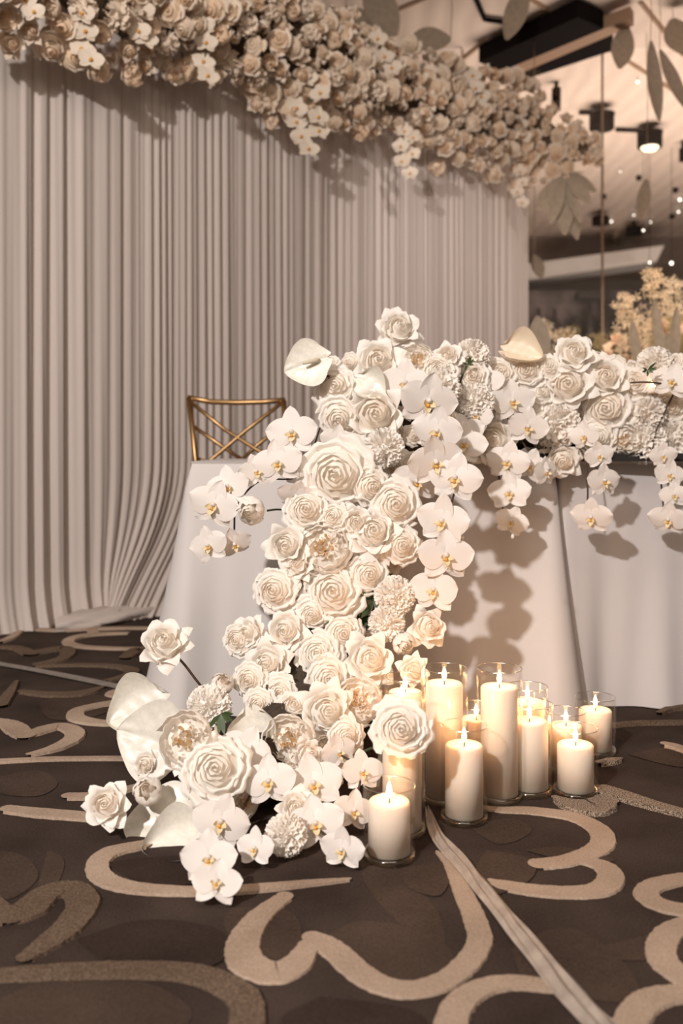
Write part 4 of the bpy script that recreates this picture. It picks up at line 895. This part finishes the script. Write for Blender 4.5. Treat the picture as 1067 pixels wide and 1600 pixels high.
# loose blooms hanging lower
for x, y, d, lab in ((203,110,34,'single apricot-hearted rose hanging below the left part of the garland'),(424,192,26,'small lone bud hanging under the garland on a short stem'),(395,128,42,'round rose at the lower rim left of the first long orchid cluster'),
                     (563,208,32,'small rose hanging below the middle of the garland'),(683,264,28,'dim rose lowest beneath the right part of the garland'),(82,58,36,'rose hanging at the far left of the garland'),(286,112,42,'full rose at the lower rim in the left part of the garland')):
    Y = drapeY(x)-.2; s = d/2/F*Y; o = link('garden_rose', R.choice(GARL['english'])); o.matrix_world = frame(P(x, y, Y), (0,-1,-.1), s, 1.); tag(o, lab, 'flower')
    b = MB(); b.tube([P(x, y-6, Y+.02), P(x-2, y-30, Y+.05)], .004, 5); wchild(b.build('stem', M['stem']), o, o.matrix_basis.copy())
def gspray(pts, label, d=30, dy=-.30):
    x0, y0 = pts[0][:2]; Y = drapeY(min(x0, 838))+dy; pm = Matrix.Translation(P(x0, y0, Y)); e = empty('orchid_spray', label, 'orchid', pm, 'orchid sprays in the garland'); st = []
    for x, y in pts:
        pos = P(x, y, Y-R.uniform(0,.05)); o = link('orchid_blossom', R.choice(GORCH), e); o.matrix_parent_inverse = pm.inverted()
        o.matrix_basis = frame(pos, (R.uniform(-.3,.3)-pos.x*.2, -1, R.uniform(-.2,.2)), d/2/F*Y*1.1, R.uniform(-.4,.4)); st.append(pos+Vector((0,.02,0)))
    b = MB(); b.tube(st, .004, 5); wchild(b.build('stem', M['stem']), e, pm)
gspray([(128,20),(133,48),(128,76),(142,92)], 'orchid spray at the far left hanging below the garland', 38)
gspray([(200,5),(224,18),(217,48),(228,60)], 'orchid spray high in the left part of the garland', 36)
gspray([(318,40),(322,66),(318,96),(325,118)], 'narrow orchid spray left of the lone bud in the garland', 34)
gspray([(480,120),(500,145),(464,168),(497,182),(463,190),(498,204),(470,212),(482,232)], 'long orchid cluster hanging lowest at the middle of the garland', 32)
gspray([(590,60),(600,88),(588,98),(612,105),(600,128),(590,138)], 'orchid spray in the upper rim right of the middle', 30)
gspray([(632,204),(645,214),(626,228),(644,240),(628,252),(640,270)], 'slim orchid cluster hanging right of the middle', 25)
gspray([(738,118),(742,138),(752,150),(748,163)], 'orchid spray in the right part of the garland near the black fitting', 28)
gspray([(806,178),(812,196),(800,210),(818,214)], 'orchid spray near the right tip of the garland', 26)
gspray([(812,268),(816,285),(808,300),(816,316)], 'small pinkish spray hanging at the edge of the drape', 20)
gspray([(40,0),(52,18)], 'orchid pair in the top left corner of the garland', 34)

# ------------------------------------------------------------------ blurred arrangement at the right
ar = empty('round_guest_table', 'round guest table under pale cloth hidden behind the flowers at right', 'table', Matrix.Translation((2.0, 5.6, 0)))
b = MB(); b.lathe([(0,.74),(.75,.74),(.76,.72),(.80,.3),(.84,.01)], 48); b.build('tabletop', M['cloth'], ar)
sv = tag(MB().build('x') if False else (lambda b_: (b_.lathe([(0,.745),(.16,.745),(.15,.765),(.02,.78),(.018,1.0),(.10,1.10),(.13,1.22),(.11,1.22),(0,1.12)], 28, None, (0,0,0)), b_.build('gold_footed_vase', M['gold']))[1])(MB()), 'gold footed vase carrying the blurred peach bouquet', 'vase'); sv.location = (1.95, 5.5, 0)
fo = MB(); fo.lathe([(0,-.30),(.22,-.26),(.36,-.05),(.36,.08),(.22,.22),(0,.28)], 20); fo = tag(fo.build('bouquet_base', M['olive']), 'olive foliage ball inside the blurred peach bouquet', 'floral foam'); fo.location = (1.98, 5.55, 1.33)
for i in range(62):
    x = R.uniform(880,1110); y = R.uniform(528,620) if x < 960 else R.uniform(510,620)
    if x < 960 and y < 575-(x-880)*.35: continue
    Y = R.uniform(5.2,5.7); p = P(x, y, Y); s = R.uniform(.045,.07); o = link('peach_rose', R.choice(PEACH)); o.matrix_world = frame(p, (R.uniform(-.4,.4), -1, R.uniform(-.2,.6)), s, R.uniform(0,6)); later(o, x, 'peach', 'blurred peach roses in the '+('top' if y < 545 else 'middle' if y < 580 else 'bottom')+' of the far bouquet', 'flower', 'peach roses in the far bouquet')
def plume(x0, y0, x1, y1, wpx, Y, n, label, m='creamy', seed=0, fr=9):
    rr = random.Random(seed); a, c = P(x0, y0, Y), P(x1, y1, Y); pm = Matrix.Translation(a); e = empty('flower_spike', label, 'flower', pm)
    b = MB(); b.tube([a, c], .005, 5); wchild(b.build('stem', M['stem']), e, pm); fb2 = MB()
    for i in range(n):
        t = rr.random()**.8; q = a.lerp(c, t); wv = wpx/2/F*Y*(1-.45*t); o = q+Vector((rr.gauss(0,.5)*wv, rr.gauss(0,.5)*wv, rr.uniform(-.02,.02))); r_ = fr/2/F*Y*rr.uniform(.7,1.2)
        for k in range(5):
            an = k*2*PI/5+rr.random(); d1 = Vector((math.cos(an), -.35, math.sin(an)))*r_; d2 = Vector((math.cos(an+.9), -.35, math.sin(an+.9)))*r_*.8
            fb2.add([o, o+d1*.6+d2*.2, o+d1+d2*.4, o+d1*.2+d2*.6], [(0,1,2,3)])
    f = wchild(fb2.build('florets', M[m]), e, pm); f['kind'] = 'stuff'
plume(1025,560,1018,425,46,5.3,110,'cream flower spike rising left of the brightest bulb', seed=1, fr=13); plume(985,560,975,462,50,5.2,100,'shorter cream flower spike left of the tall one', seed=2, fr=13)
plume(1055,560,1052,435,60,5.4,150,'wide cream plume at the right border', seed=3, fr=14); plume(1010,570,1000,500,60,5.1,90,'low cream floret cluster above the peach roses', seed=4, fr=12)
plume(905,580,890,515,60,5.9,110,'olive and cream sprig left of the peach bouquet', 'olive', 5, 9); plume(940,580,935,520,50,5.9,110,'dark olive sprig between the bouquets', 'olive', 6, 9); plume(862,580,845,500,46,6.0,60,'beige sprig beside the drape edge', 'creamy', 7, 9)
plume(870,560,880,514,50,5.8,50,'pale sprig above the table rose beside the drape', 'creamy', 8, 8)
for i, (x0,y0,x1,y1,w_) in enumerate(((1035,580,1020,470,18),(1050,590,1055,480,18),(1000,590,985,500,16),(1060,600,1040,520,22),(845,575,838,495,36))):
    a, c = P(x0,y0,5.0), P(x1,y1,5.0); L = (c-a).length; zq = (a-c).normalized(); xq = Vector((0,1,0)).cross(zq).normalized()*-1; yq = zq.cross(xq)
    o = link('broad_leaf', leafmesh(L, w_/F*5.0)); o.matrix_world = Matrix.Translation(a) @ Matrix((xq, yq, zq)).transposed().to_4x4(); later(o, x1, 'leafs', 'sand coloured leaves standing in the blurred bouquet', 'leaf', 'sand leaves in the far bouquet')
# small gold candle glint on the table
tv = P(1020, 605, 2.86); e = empty('tealight', 'tiny lit tealight glinting among the flowers at the right', 'candle', Matrix.Translation(tv)); b = MB(); b.lathe([(0,-.02),(.018,-.02),(.018,0),(0,0)], 16); b.build('wax', M['wax'], e)
for dx in (-.004, .008): b = MB(); b.lathe([(0,0),(.003,.004),(.003,.009),(0,.018)], 8, None, (dx,-.005,.0)); b.build('flame', M['flame'], e)
settle()
print('main flowers', cnt[0], 'garland', gn, 'objects', len(bpy.data.objects))
